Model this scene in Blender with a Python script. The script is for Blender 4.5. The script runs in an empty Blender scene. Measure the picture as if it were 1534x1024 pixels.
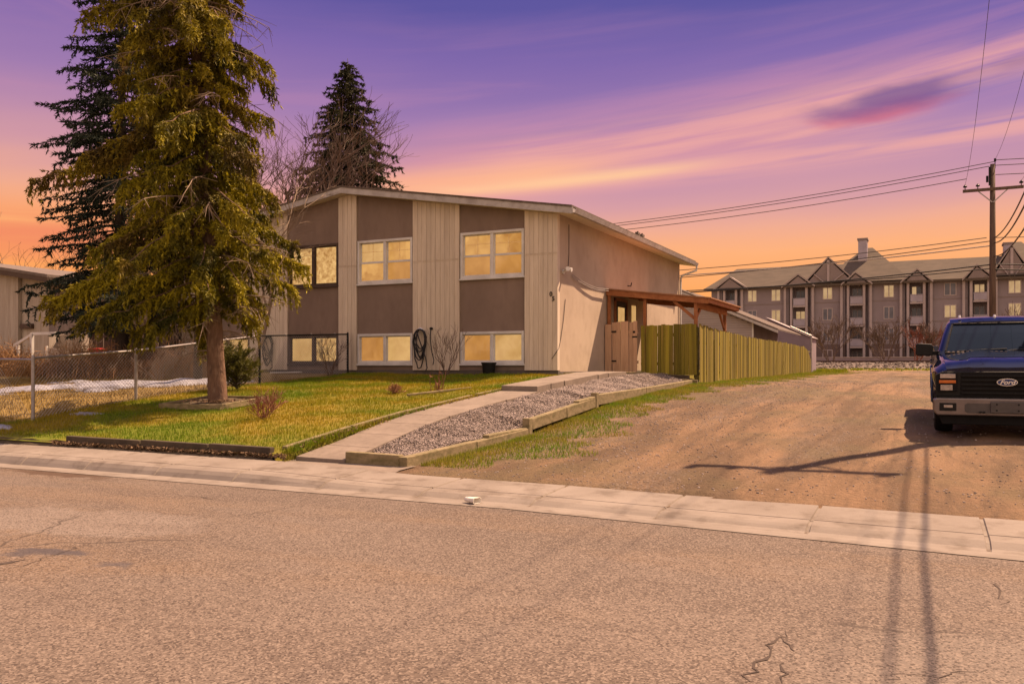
import bpy, bmesh, math, random
import numpy as np
from mathutils import Vector, Matrix, Euler
R = math.radians
SC = bpy.context.scene
COL = SC.collection
# ------------------------------------------------------------------ camera, sky, sun, exposure
YAW = R(26.05)
CA, SA = math.cos(YAW), math.sin(YAW)
FPX, HZ, CX = 1274.0, 549.0, 767.0
cam = bpy.data.cameras.new('camera')
cam.sensor_width = 36.0
cam.lens = FPX / 1534 * 36.0
cam.shift_y = (HZ - 512) / 1534
cam.clip_start = 0.05
cam.clip_end = 3000
cam_o = bpy.data.objects.new('camera', cam)
cam_o.location = (0, 0, 1.5)
cam_o.rotation_euler = (R(90), 0, YAW)
COL.objects.link(cam_o)
SC.camera = cam_o

SUN_AZ = (0.51, 0.86)
SUN_EL = R(54)
sun = bpy.data.lights.new('sun', 'SUN')
sun.energy = 5.0
sun.angle = R(0.5)
sun.color = (1.0, 0.675, 0.42)
sun_o = bpy.data.objects.new('sun', sun)
_sd = Vector((SUN_AZ[0]*math.cos(SUN_EL), SUN_AZ[1]*math.cos(SUN_EL), math.sin(SUN_EL))).normalized()
sun_o.rotation_euler = _sd.to_track_quat('Z', 'Y').to_euler()
sun_o.location = (20, 30, 40)
COL.objects.link(sun_o)

SC.view_settings.view_transform = 'Standard'
SC.view_settings.look = 'None'
EXPO = 1.2
SC.view_settings.exposure = EXPO
SC.view_settings.gamma = 1.0


def lin(r, g, b, k=1.0):
    f = lambda c: ((c/255 + 0.055)/1.055)**2.4 if c > 10 else c/255/12.92
    return (f(r)*k, f(g)*k, f(b)*k, 1.0)


def build_world():
    w = bpy.data.worlds.new('World')
    SC.world = w
    w.use_nodes = True
    nt = w.node_tree
    nt.nodes.clear()
    N, L = nt.nodes.new, nt.links.new

    def M(op, a, b=None, c=None, clamp=False):
        n = N('ShaderNodeMath')
        n.operation = op
        n.use_clamp = clamp
        for i, x in enumerate((a, b, c)):
            if x is None:
                continue
            if isinstance(x, (int, float)):
                n.inputs[i].default_value = x
            else:
                L(x, n.inputs[i])
        return n.outputs[0]

    def mixc(fac, a, b, mode='MIX'):
        n = N('ShaderNodeMix')
        n.data_type = 'RGBA'
        n.blend_type = mode
        for sock, x in ((n.inputs[0], fac), (n.inputs[6], a), (n.inputs[7], b)):
            if isinstance(x, (int, float)):
                sock.default_value = x
            elif isinstance(x, tuple):
                sock.default_value = x
            else:
                L(x, sock)
        return n.outputs[2]
    K = 2.0**(-EXPO)
    tc = N('ShaderNodeTexCoord')
    rot = N('ShaderNodeVectorRotate')
    rot.rotation_type = 'Z_AXIS'
    rot.inputs['Angle'].default_value = -YAW
    L(tc.outputs['Generated'], rot.inputs['Vector'])
    sx = N('ShaderNodeSeparateXYZ')
    L(rot.outputs[0], sx.inputs[0])
    x, y, z = sx.outputs
    az = M('ARCTAN2', x, y)
    el = M('ARCSINE', z)
    # vertical gradient of the dusk sky
    ramp = N('ShaderNodeValToRGB')
    cr = ramp.color_ramp
    cr.interpolation = 'LINEAR'
    stops = [(0.0, (255, 158, 66)), (0.09, (255, 166, 88)), (0.127, (253, 174, 114)), (0.155, (238, 168, 140)),
             (0.185, (214, 154, 158)), (0.23, (186, 136, 168)), (0.272, (160, 121, 172)), (0.339, (126, 99, 167)),
             (0.40, (92, 81, 155)), (0.52, (72, 71, 146))]
    E0 = 0.52
    while len(cr.elements) < len(stops):
        cr.elements.new(0.5)
    for e, (p, c) in zip(cr.elements, stops):
        e.position = p/E0
        e.color = lin(*c, K)
    # warmer, pinker towards the left of the view
    warm = M('MULTIPLY', M('SUBTRACT', -0.1, az), 0.09)
    warm = M('MINIMUM', M('MAXIMUM', warm, 0.0), 0.035)
    nz0 = N('ShaderNodeTexNoise')
    nz0.inputs['Scale'].default_value = 2.2
    nz0.inputs['Detail'].default_value = 3
    cmb0 = N('ShaderNodeCombineXYZ')
    L(M('MULTIPLY', az, 1.0), cmb0.inputs[0])
    L(M('MULTIPLY', M('SUBTRACT', el, M('MULTIPLY', az, 0.10)), 7.0), cmb0.inputs[1])
    L(cmb0.outputs[0], nz0.inputs['Vector'])
    wob = M('MULTIPLY', M('SUBTRACT', nz0.outputs[0], 0.5), 0.045)
    e2 = M('ADD', M('SUBTRACT', el, warm), wob)
    L(M('DIVIDE', e2, E0, clamp=True), ramp.inputs[0])
    col = ramp.outputs[0]

    # streaked cloud bands in azimuth / elevation
    def band(e_at0, slope, width, scale, seed, lo=0.42, hi=0.66, stretch=16.0, a0=-9, a1=9, asym=1.0):
        d = M('SUBTRACT', el, M('ADD', M('MULTIPLY', az, slope), e_at0))
        g = M('POWER', 2.718, M('MULTIPLY', M('MULTIPLY', d, d), -1.0/(2*width*width)))
        cmb = N('ShaderNodeCombineXYZ')
        L(M('ADD', az, seed), cmb.inputs[0])
        L(M('MULTIPLY', d, stretch), cmb.inputs[1])
        nz = N('ShaderNodeTexNoise')
        nz.inputs['Scale'].default_value = scale
        nz.inputs['Detail'].default_value = 6
        nz.inputs['Roughness'].default_value = 0.55
        nz.inputs['Distortion'].default_value = 0.35
        L(cmb.outputs[0], nz.inputs['Vector'])
        m = N('ShaderNodeMapRange')
        m.inputs[1].default_value = lo
        m.inputs[2].default_value = hi
        m.interpolation_type = 'SMOOTHSTEP'
        L(nz.outputs[0], m.inputs[0])
        out = M('MULTIPLY', g, m.outputs[0])
        for a, s in ((a0, 1), (a1, -1)):
            mr = N('ShaderNodeMapRange')
            mr.interpolation_type = 'SMOOTHSTEP'
            mr.inputs[1].default_value = a - 0.08
            mr.inputs[2].default_value = a + 0.08
            if s < 0:
                mr.inputs[3].default_value = 1
                mr.inputs[4].default_value = 0
            L(az, mr.inputs[0])
            out = M('MULTIPLY', out, mr.outputs[0])
        return out
    pink = lin(236, 166, 158, K)
    peach = lin(255, 184, 136, K)
    rose = lin(206, 140, 168, K)
    mauve = lin(116, 80, 138, K)
    red = lin(206, 104, 126, K)
    layers = [  # e_at0, slope, width, noise scale, seed, lo, hi, stretch, a0, a1, strength, colour
        (0.300, 0.06, 0.060, 2.4, 8.0, 0.46, 0.72, 12, -9, 9, 0.22, rose),
        (0.232, 0.115, 0.024, 2.6, 4.9, 0.15, 0.55, 12, -0.16, 0.42, 0.62, lin(226, 152, 152, K)),
        (0.252, 0.120, 0.026, 3.2, 3.0, 0.34, 0.66, 16, -0.12, 9, 0.50, rose),
        (0.237, 0.126, 0.013, 4.2, 1.0, 0.30, 0.62, 20, -0.06, 0.75, 0.75, pink),
        (0.222, 0.105, 0.013, 4.0, 6.6, 0.36, 0.62, 22, -0.10, 0.42, 0.70, pink),
        (0.211, 0.052, 0.009, 3.4, 5.3, 0.24, 0.56, 22, -0.16, 9, 0.85, pink),
        (0.217, 0.085, 0.012, 3.0, 2.4, 0.12, 0.50, 20, -0.20, 0.10, 0.80, peach),
        (0.209, 0.085, 0.0045, 3.4, 9.4, 0.20, 0.50, 20, -0.13, 0.20, 0.85, lin(255, 200, 150, K)),
        (0.195, 0.03, 0.018, 3.0, 0.3, 0.25, 0.60, 14, -0.26, -0.02, 0.55, lin(250, 160, 130, K)),
        (0.235, -0.30, 0.018, 2.6, 6.1, 0.30, 0.62, 16, -0.60, -0.40, 0.40, rose),
        (0.145, 0.02, 0.020, 2.6, 9.1, 0.30, 0.62, 14, -0.70, -0.40, 0.75, lin(238, 126, 90, K)),
    ]
    for (e0, sl, wd, sc, sd, lo, hi, stt, a0, a1, stren, cc) in layers:
        col = mixc(M('MULTIPLY', band(e0, sl, wd, sc, sd, lo, hi, stt, a0=a0, a1=a1), stren), col, cc)
    # one compact dark mauve cloud with a glowing red underside

    def blob(a0, e0, ra, re, sd):
        nz = N('ShaderNodeTexNoise')
        nz.inputs['Scale'].default_value = 9.0
        nz.inputs['Detail'].default_value = 6
        cmb = N('ShaderNodeCombineXYZ')
        L(M('ADD', az, sd), cmb.inputs[0])
        L(M('MULTIPLY', el, 3.5), cmb.inputs[1])
        L(cmb.outputs[0], nz.inputs['Vector'])
        da = M('DIVIDE', M('SUBTRACT', az, a0), ra)
        de = M('DIVIDE', M('SUBTRACT', M('SUBTRACT', el, e0), M('MULTIPLY', M('SUBTRACT', az, a0), 0.10)), re)
        d = M('SQRT', M('ADD', M('MULTIPLY', da, da), M('MULTIPLY', de, de)))
        d = M('ADD', d, M('MULTIPLY', M('SUBTRACT', nz.outputs[0], 0.5), 1.9))
        mr = N('ShaderNodeMapRange')
        mr.interpolation_type = 'SMOOTHSTEP'
        mr.inputs[1].default_value = 1.15
        mr.inputs[2].default_value = 0.15
        L(d, mr.inputs[0])
        return mr.outputs[0]
    col = mixc(M('MULTIPLY', blob(0.418, 0.268, 0.080, 0.013, 2.0), 0.85), col, red)
    col = mixc(M('MULTIPLY', blob(0.440, 0.285, 0.105, 0.018, 5.0), 0.80), col, mauve)
    col = mixc(M('MULTIPLY', blob(0.545, 0.300, 0.060, 0.010, 7.0), 0.45), col, mauve)
    # the other half of the sky (behind the camera and overhead) is paler and brighter
    up = N('ShaderNodeMapRange')
    up.interpolation_type = 'SMOOTHSTEP'
    up.inputs[1].default_value = 0.50
    up.inputs[2].default_value = 1.1
    L(el, up.inputs[0])
    bk = N('ShaderNodeMapRange')
    bk.interpolation_type = 'SMOOTHSTEP'
    bk.inputs[1].default_value = -0.05
    bk.inputs[2].default_value = -0.75
    L(y, bk.inputs[0])
    col = mixc(M('MULTIPLY', up.outputs[0], 0.8), col, (0.33, 0.285, 0.36, 1))
    col = mixc(bk.outputs[0], col, (0.55, 0.39, 0.29, 1))
    # below the horizon
    gd = N('ShaderNodeMapRange')
    gd.inputs[1].default_value = 0.0
    gd.inputs[2].default_value = -0.03
    L(z, gd.inputs[0])
    col = mixc(gd.outputs[0], col, (0.10, 0.07, 0.05, 1))
    bg = N('ShaderNodeBackground')
    L(col, bg.inputs[0])
    bg.inputs[1].default_value = 1.0
    # a little physical daylight from the same sun
    nsky = N('ShaderNodeTexSky')
    nsky.sky_type = 'NISHITA'
    nsky.sun_disc = False
    nsky.sun_elevation = SUN_EL
    nsky.sun_rotation = math.atan2(SUN_AZ[0], SUN_AZ[1])
    bg2 = N('ShaderNodeBackground')
    L(nsky.outputs[0], bg2.inputs[0])
    bg2.inputs[1].default_value = 0.002
    add = N('ShaderNodeAddShader')
    L(bg.outputs[0], add.inputs[0])
    L(bg2.outputs[0], add.inputs[1])
    out = N('ShaderNodeOutputWorld')
    L(add.outputs[0], out.inputs[0])


build_world()

# ------------------------------------------------------------------ geometry helpers
rng = random.Random(7)
npr = np.random.default_rng(7)


def U_at(px, v):                     # u on a street-parallel plane seen at photo column px
    xr = (px - CX)/FPX
    d = v/(xr*SA + CA)
    return d*(xr*CA - SA)


def Z_at(px, py, v):
    xr = (px - CX)/FPX
    d = v/(xr*SA + CA)
    return 1.5 - (py - HZ)/FPX*d


def V_on(px, u):                     # v on an alley-parallel plane
    xr = (px - CX)/FPX
    return u/(xr*CA - SA)*(xr*SA + CA)


def ZV_on(px, py, u):
    xr = (px - CX)/FPX
    return 1.5 - (py - HZ)/FPX*(u/(xr*CA - SA))


class MB:
    def __init__(s):
        s.v, s.f = [], []

    def add(s, vs, fs):
        o = len(s.v)
        s.v += [tuple(p) for p in vs]
        s.f += [tuple(i+o for i in f) for f in fs]
        return s

    def box(s, x0, y0, z0, x1, y1, z1):
        x0, x1 = min(x0, x1), max(x0, x1)
        y0, y1 = min(y0, y1), max(y0, y1)
        z0, z1 = min(z0, z1), max(z0, z1)
        return s.add([(x0, y0, z0), (x1, y0, z0), (x1, y1, z0), (x0, y1, z0), (x0, y0, z1), (x1, y0, z1), (x1, y1, z1), (x0, y1, z1)],
                     [(0, 3, 2, 1), (4, 5, 6, 7), (0, 1, 5, 4), (1, 2, 6, 5), (2, 3, 7, 6), (3, 0, 4, 7)])

    def bar(s, p0, p1, w, h, up=(0, 0, 1)):      # rectangular bar from p0 to p1
        p0, p1 = Vector(p0), Vector(p1)
        d = (p1-p0).normalized()
        u = Vector(up)
        if abs(d.dot(u)) > 0.98:
            u = Vector((0, 1, 0))
        sd = d.cross(u).normalized()*w/2
        uu = sd.cross(d).normalized()*h/2
        vs = []
        for p in (p0, p1):
            vs += [p-sd-uu, p+sd-uu, p+sd+uu, p-sd+uu]
        return s.add(vs, [(0, 3, 2, 1), (4, 5, 6, 7), (0, 1, 5, 4), (1, 2, 6, 5), (2, 3, 7, 6), (3, 0, 4, 7)])

    def prism(s, poly, y0, y1, axis='y'):        # poly in the plane across axis
        n = len(poly)
        f = {'y': lambda p, t: (p[0], t, p[1]), 'x': lambda p, t: (t, p[0], p[1]), 'z': lambda p, t: (p[0], p[1], t)}[axis]
        vs = [f(p, y0) for p in poly] + [f(p, y1) for p in poly]
        fs = [tuple(range(n)), tuple(range(2*n-1, n-1, -1))] + [(i, i+n, (i+1) % n + n, (i+1) % n) for i in range(n)]
        return s.add(vs, fs)

    def tube(s, pts, r, n=6, cap=True):
        pts = [Vector(p) for p in pts]
        k = len(pts)
        rs = r if isinstance(r, (list, tuple)) else [r]*k
        base = len(s.v)
        ref = None
        for i, p in enumerate(pts):
            d = (pts[min(i+1, k-1)] - pts[max(i-1, 0)])
            if d.length < 1e-9:
                d = Vector((0, 0, 1))
            d.normalize()
            if ref is None:
                ref = Vector((1, 0, 0)) if abs(d.x) < 0.8 else Vector((0, 1, 0))
            a = (ref - d*ref.dot(d)).normalized()
            ref = a
            b = d.cross(a)
            for j in range(n):
                t = 2*math.pi*j/n
                s.v.append(tuple(p + (a*math.cos(t) + b*math.sin(t))*rs[i]))
        for i in range(k-1):
            for j in range(n):
                s.f.append((base+i*n+j, base+i*n+(j+1) % n, base+(i+1)*n+(j+1) % n, base+(i+1)*n+j))
        if cap:
            s.f.append(tuple(base+j for j in reversed(range(n))))
            s.f.append(tuple(base+(k-1)*n+j for j in range(n)))
        return s

    def loft(s, secs, cap=True):
        n = len(secs[0])
        base = len(s.v)
        for sec in secs:
            s.v += [tuple(p) for p in sec]
        for i in range(len(secs)-1):
            for j in range(n):
                s.f.append((base+i*n+j, base+i*n+(j+1) % n, base+(i+1)*n+(j+1) % n, base+(i+1)*n+j))
        if cap:
            s.f.append(tuple(base+j for j in reversed(range(n))))
            s.f.append(tuple(base+(len(secs)-1)*n+j for j in range(n)))
        return s

    def grid(s, xs, ys, zf):
        nx, ny = len(xs), len(ys)
        return s.add([(x, y, zf(x, y)) for y in ys for x in xs],
                     [(j*nx+i, j*nx+i+1, (j+1)*nx+i+1, (j+1)*nx+i) for j in range(ny-1) for i in range(nx-1)])

    def build(s, name, mat, parent=None, smooth=False, bevel=0.0, fixn=True, shift=None):
        me = bpy.data.meshes.new(name)
        vs = s.v if shift is None else [(a-shift[0], b-shift[1], c-shift[2]) for a, b, c in s.v]
        me.from_pydata(vs, [], s.f)
        if fixn:
            bm = bmesh.new()
            bm.from_mesh(me)
            bmesh.ops.recalc_face_normals(bm, faces=bm.faces)
            bm.to_mesh(me)
            bm.free()
        if smooth:
            me.shade_smooth()
            if smooth is not True:
                me.set_sharp_from_angle(angle=R(smooth))
        me.materials.append(mat)
        o = bpy.data.objects.new(name, me)
        COL.objects.link(o)
        if parent is not None:
            o.parent = parent
        if bevel:
            b = o.modifiers.new('bevel', 'BEVEL')
            b.width = bevel
            b.segments = 2
            b.limit_method = 'ANGLE'
            b.angle_limit = R(35)
        return o


def np_mesh(name, verts, tris, mat, parent=None, smooth=False):
    me = bpy.data.meshes.new(name)
    verts = np.ascontiguousarray(verts, dtype=np.float32).reshape(-1, 3)
    tris = np.ascontiguousarray(tris, dtype=np.int32)
    k = tris.shape[1]
    me.vertices.add(len(verts))
    me.vertices.foreach_set('co', verts.ravel())
    me.loops.add(tris.size)
    me.loops.foreach_set('vertex_index', tris.ravel())
    me.polygons.add(len(tris))
    me.polygons.foreach_set('loop_start', np.arange(0, tris.size, k, dtype=np.int32))
    me.polygons.foreach_set('loop_total', np.full(len(tris), k, dtype=np.int32))
    if smooth:
        me.polygons.foreach_set('use_smooth', np.ones(len(tris), dtype=bool))
    me.update(calc_edges=True)
    me.materials.append(mat)
    o = bpy.data.objects.new(name, me)
    COL.objects.link(o)
    if parent is not None:
        o.parent = parent
    return o


def tag(o, label, cat, group=None):
    o['label'] = label
    o['category'] = cat
    if group:
        o['group'] = group
    return o


def structure(o):
    o['kind'] = 'structure'
    return o


def stuff(o, label=None, cat=None):
    o['kind'] = 'stuff'
    if label:
        o['label'] = label
        o['category'] = cat
    return o


def thing(name, label, cat, loc=(0, 0, 0), rz=0.0, group=None):
    o = bpy.data.objects.new(name, None)
    o.empty_display_size = 0.2
    o.location = loc
    o.rotation_euler = (0, 0, rz)
    COL.objects.link(o)
    return tag(o, label, cat, group)


def kids(o):
    return [c for c in bpy.data.objects if c.parent == o]


def copy_tree(o, parent=None):
    c = o.copy()
    COL.objects.link(c)
    if parent is not None:
        c.parent = parent
    for ch in kids(o):
        copy_tree(ch, c)
    return c


# ------------------------------------------------------------------ materials
def nodes_of(m):
    m.use_nodes = True
    nt = m.node_tree
    return nt, nt.nodes['Principled BSDF']


def mat(name, c1, c2=None, scale=4.0, rough=0.8, bump=0.0, bscale=None, metallic=0.0, stretch=(1, 1, 1), spec=0.3,
        detail=6.0, lo=0.35, hi=0.65, c3=None, s3=30.0, f3=0.5, bdist=0.01, transl=0.0, isl=0.0, c4=None, z4=(0, 1), f4=0.7):
    m = bpy.data.materials.new(name)
    nt, p = nodes_of(m)
    N, L = nt.nodes.new, nt.links.new
    p.inputs['Roughness'].default_value = rough
    p.inputs['Metallic'].default_value = metallic
    p.inputs['Specular IOR Level'].default_value = spec
    p.inputs['Base Color'].default_value = (*c1, 1)
    tc = N('ShaderNodeTexCoord')
    mp = N('ShaderNodeMapping')
    mp.inputs['Scale'].default_value = stretch
    L(tc.outputs['Object'], mp.inputs['Vector'])

    def noise(sc, det=detail):
        n = N('ShaderNodeTexNoise')
        n.inputs['Scale'].default_value = sc
        n.inputs['Detail'].default_value = det
        n.inputs['Roughness'].default_value = 0.6
        L(mp.outputs[0], n.inputs['Vector'])
        return n

    def rng_(src, a, b):
        r = N('ShaderNodeMapRange')
        r.inputs[1].default_value = a
        r.inputs[2].default_value = b
        L(src, r.inputs[0])
        return r.outputs[0]
    colout = None
    if c2 is not None:
        mx = N('ShaderNodeMix')
        mx.data_type = 'RGBA'
        mx.inputs[6].default_value = (*c1, 1)
        mx.inputs[7].default_value = (*c2, 1)
        L(rng_(noise(scale).outputs[0], lo, hi), mx.inputs[0])
        colout = mx.outputs[2]
        if c3 is not None:
            m3 = N('ShaderNodeMix')
            m3.data_type = 'RGBA'
            L(colout, m3.inputs[6])
            m3.inputs[7].default_value = (*c3, 1)
            r = rng_(noise(s3, 4).outputs[0], 0.5, 0.68)
            mm = N('ShaderNodeMath')
            mm.operation = 'MULTIPLY'
            mm.inputs[1].default_value = f3
            L(r, mm.inputs[0])
            L(mm.outputs[0], m3.inputs[0])
            colout = m3.outputs[2]
        if c4 is not None:
            sz = N('ShaderNodeSeparateXYZ')
            L(tc.outputs['Object'], sz.inputs[0])
            ad = N('ShaderNodeMath')
            ad.operation = 'MULTIPLY_ADD'
            L(noise(0.9, 4).outputs[0], ad.inputs[0])
            ad.inputs[1].default_value = (z4[1]-z4[0])*1.6
            L(sz.outputs[2], ad.inputs[2])
            m4 = N('ShaderNodeMix')
            m4.data_type = 'RGBA'
            L(colout, m4.inputs[6])
            m4.inputs[7].default_value = (*c4, 1)
            w4 = (z4[1]-z4[0])*0.8
            mm4 = N('ShaderNodeMath')
            mm4.operation = 'MULTIPLY'
            mm4.inputs[1].default_value = f4
            L(rng_(ad.outputs[0], z4[0]+w4, z4[1]+w4), mm4.inputs[0])
            L(mm4.outputs[0], m4.inputs[0])
            colout = m4.outputs[2]
        if isl:
            ge = N('ShaderNodeNewGeometry')
            vm = N('ShaderNodeVectorMath')
            vm.operation = 'SCALE'
            L(colout, vm.inputs[0])
            rr = N('ShaderNodeMapRange')
            rr.inputs[3].default_value = 1 - isl
            rr.inputs[4].default_value = 1 + isl
            L(ge.outputs['Random Per Island'], rr.inputs[0])
            L(rr.outputs[0], vm.inputs['Scale'])
            colout = vm.outputs[0]
        L(colout, p.inputs['Base Color'])
    if bump:
        b = N('ShaderNodeBump')
        b.inputs['Strength'].default_value = bump
        b.inputs['Distance'].default_value = bdist
        L(noise(bscale or scale*4, 5).outputs[0], b.inputs['Height'])
        L(b.outputs[0], p.inputs['Normal'])
    if transl:
        t = N('ShaderNodeBsdfTranslucent')
        if colout is not None:
            L(colout, t.inputs['Color'])
        else:
            t.inputs['Color'].default_value = (*c1, 1)
        ms = N('ShaderNodeMixShader')
        ms.inputs[0].default_value = transl
        L(p.outputs[0], ms.inputs[1])
        L(t.outputs[0], ms.inputs[2])
        L(ms.outputs[0], nt.nodes['Material Output'].inputs[0])
    return m


def lit_pane(name, c1, c2, strength, kind='plain', scale=2.0, stripes=26.0):
    m = bpy.data.materials.new(name)
    nt, p = nodes_of(m)
    N, L = nt.nodes.new, nt.links.new
    p.inputs['Base Color'].default_value = (0.05, 0.04, 0.03, 1)
    p.inputs['Roughness'].default_value = 0.06
    tc = N('ShaderNodeTexCoord')
    n = N('ShaderNodeTexNoise')
    n.inputs['Scale'].default_value = scale
    n.inputs['Detail'].default_value = 8
    n.inputs['Roughness'].default_value = 0.62
    n.inputs['Distortion'].default_value = 0.5
    L(tc.outputs['Object'], n.inputs['Vector'])
    mr = N('ShaderNodeMapRange')
    mr.inputs[1].default_value = 0.3
    mr.inputs[2].default_value = 0.7
    L(n.outputs[0], mr.inputs[0])
    fac = mr.outputs[0]
    if kind == 'blind':
        wv = N('ShaderNodeTexWave')
        wv.bands_direction = 'Z'
        wv.inputs['Scale'].default_value = stripes/6.283
        wv.inputs['Distortion'].default_value = 0.2
        L(tc.outputs['Object'], wv.inputs['Vector'])
        mm = N('ShaderNodeMath')
        mm.operation = 'MULTIPLY_ADD'
        mm.inputs[1].default_value = 0.35
        L(wv.outputs[1], mm.inputs[0])
        m2 = N('ShaderNodeMath')
        m2.operation = 'MULTIPLY'
        m2.inputs[1].default_value = 0.65
        L(fac, m2.inputs[0])
        L(m2.outputs[0], mm.inputs[2])
        fac = mm.outputs[0]
    if kind == 'curtain':
        wv = N('ShaderNodeTexWave')
        wv.bands_direction = 'X'
        wv.inputs['Scale'].default_value = 3.4
        wv.inputs['Distortion'].default_value = 2.5
        wv.inputs['Detail'].default_value = 3
        L(tc.outputs['Object'], wv.inputs['Vector'])
        mm = N('ShaderNodeMath')
        mm.operation = 'MULTIPLY_ADD'
        mm.inputs[1].default_value = 0.45
        L(wv.outputs[1], mm.inputs[0])
        m2 = N('ShaderNodeMath')
        m2.operation = 'MULTIPLY'
        m2.inputs[1].default_value = 0.6
        L(fac, m2.inputs[0])
        L(m2.outputs[0], mm.inputs[2])
        fac = mm.outputs[0]
    if kind == 'room':      # blocks of wall, doorway and furniture inside the room
        bk = N('ShaderNodeTexVoronoi')
        bk.distance = 'CHEBYCHEV'
        bk.inputs['Scale'].default_value = 1.9
        bk.inputs['Randomness'].default_value = 0.85
        L(tc.outputs['Object'], bk.inputs['Vector'])
        sc_ = N('ShaderNodeSeparateColor')
        L(bk.outputs['Color'], sc_.inputs[0])
        mm = N('ShaderNodeMath')
        mm.operation = 'MULTIPLY_ADD'
        mm.inputs[1].default_value = 0.55
        L(sc_.outputs[0], mm.inputs[0])
        m2 = N('ShaderNodeMath')
        m2.operation = 'MULTIPLY'
        m2.inputs[1].default_value = 0.5
        L(fac, m2.inputs[0])
        L(m2.outputs[0], mm.inputs[2])
        fac = mm.outputs[0]
    mx = N('ShaderNodeMix')
    mx.data_type = 'RGBA'
    mx.inputs[6].default_value = (*c1, 1)
    mx.inputs[7].default_value = (*c2, 1)
    L(fac, mx.inputs[0])
    L(mx.outputs[2], p.inputs['Emission Color'])
    p.inputs['Emission Strength'].default_value = strength
    return m


MT = {}
MT['asphalt'] = None
MT['concrete'] = mat('concrete', (0.235, 0.198, 0.172), (0.180, 0.148, 0.126), 1.1, 0.9, 0.35, 60, c3=(0.095, 0.070, 0.053), s3=3.2, f3=0.6)
MT['slab'] = mat('path_concrete', (0.225, 0.180, 0.150), (0.170, 0.135, 0.112), 2.0, 0.9, 0.2, 50, c3=(0.12, 0.095, 0.075), s3=12, f3=0.4)
MT['soil'] = mat('soil', (0.10, 0.075, 0.05), (0.05, 0.035, 0.02), 3, 0.95, 0.5, 20)
MT['far'] = mat('far_ground', (0.15, 0.13, 0.06), (0.20, 0.15, 0.09), 0.3, 0.95)
MT['stucco'] = mat('stucco', (0.45, 0.36, 0.285), (0.37, 0.29, 0.23), 0.6, 0.92, 0.6, 90, stretch=(1, 1, .8), c3=(0.31, 0.24, 0.185), s3=2.2, f3=0.4, bdist=0.006)
MT['brown'] = mat('brown_stucco', (0.228, 0.166, 0.140), (0.180, 0.130, 0.108), 1.0, 0.92, 0.6, 110, stretch=(1, 1, .45), c3=(0.15, 0.108, 0.088), s3=3.5, f3=0.35, bdist=0.006)
MT['siding'] = mat('cream_siding', (0.62, 0.53, 0.44), (0.50, 0.42, 0.35), 1.2, 0.8, 0.12, 40, stretch=(6, 6, 0.5), c3=(0.42, 0.34, 0.26), s3=3.0, f3=0.4, isl=0.05)
MT['white'] = mat('white_trim', (0.62, 0.60, 0.60), (0.50, 0.48, 0.48), 3, 0.55, 0.03, 40)
MT['soffit'] = mat('soffit', (0.62, 0.54, 0.44), (0.54, 0.46, 0.37), 2, 0.7, stretch=(1, 8, 1))
MT['fascia'] = mat('fascia', (0.44, 0.41, 0.41), (0.34, 0.31, 0.31), 2.5, 0.6, c3=(0.20, 0.16, 0.14), s3=5, f3=0.3)
MT['shingle'] = mat('shingle', (0.13, 0.10, 0.085), (0.085, 0.062, 0.052), 5, 0.95, 0.6, 30, c3=(0.17, 0.14, 0.12), s3=22, f3=0.6)
MT['brownframe'] = mat('brown_frame', (0.075, 0.050, 0.038), (0.055, 0.036, 0.028), 4, 0.6)
MT['foundation'] = mat('foundation', (0.13, 0.11, 0.105), (0.09, 0.075, 0.07), 2, 0.95, 0.4, 40)
MT['cedar'] = mat('cedar', (0.34, 0.135, 0.055), (0.24, 0.085, 0.032), 2.5, 0.7, 0.2, 25, stretch=(2, 2, 2))
MT['polyroof'] = mat('roof_sheet', (0.34, 0.18, 0.10), (0.26, 0.13, 0.07), 3, 0.6)
MT['gatewood'] = mat('gate_wood', (0.52, 0.34, 0.23), (0.42, 0.26, 0.17), 2.0, 0.85, 0.25, 20, stretch=(9, 9, 0.6), c3=(0.26, 0.15, 0.09), s3=3, f3=0.3, isl=0.1)
MT['fence'] = mat('green_fence', (0.235, 0.195, 0.022), (0.130, 0.105, 0.013), 1.0, 0.85, 0.5, 16, stretch=(12, 12, 0.45), c3=(0.26, 0.17, 0.05), s3=1.8, f3=0.6, isl=0.42)
MT['fencedark'] = mat('green_fence_rail', (0.14, 0.115, 0.03), (0.10, 0.08, 0.02), 2, 0.85)
MT['timber'] = mat('timber', (0.25, 0.195, 0.115), (0.15, 0.12, 0.062), 2.2, 0.9, 0.5, 14, stretch=(3, 3, 6), c3=(0.09, 0.085, 0.03), s3=3, f3=0.55)
MT['timberdark'] = mat('timber_dark', (0.085, 0.065, 0.045), (0.05, 0.038, 0.028), 3, 0.95, 0.5, 16)
MT['galv'] = mat('galvanised', (0.34, 0.31, 0.31), (0.25, 0.23, 0.23), 6, 0.45, metallic=0.5)
MT['wire'] = mat('chain_wire', (0.36, 0.33, 0.32), (0.26, 0.24, 0.23), 8, 0.5, metallic=0.5)
MT['cable'] = mat('black_cable', (0.03, 0.026, 0.026), (0.02, 0.018, 0.018), 5, 0.6)
MT['lightcable'] = mat('grey_cable', (0.30, 0.26, 0.25), (0.24, 0.21, 0.2), 5, 0.6)
MT['rubber'] = mat('rubber', (0.010, 0.009, 0.010), (0.006, 0.006, 0.007), 8, 0.75, 0.1, 40, spec=0.15)
MT['hose'] = mat('hose', (0.022, 0.022, 0.028), (0.014, 0.014, 0.018), 8, 0.55)
MT['black'] = mat('black_plastic', (0.006, 0.006, 0.007), (0.009, 0.009, 0.010), 8, 0.5, spec=0.2)
MT['polewood'] = mat('pole_wood', (0.125, 0.085, 0.062), (0.075, 0.052, 0.040), 3, 0.9, 0.4, 12, stretch=(6, 6, 0.4))
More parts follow.
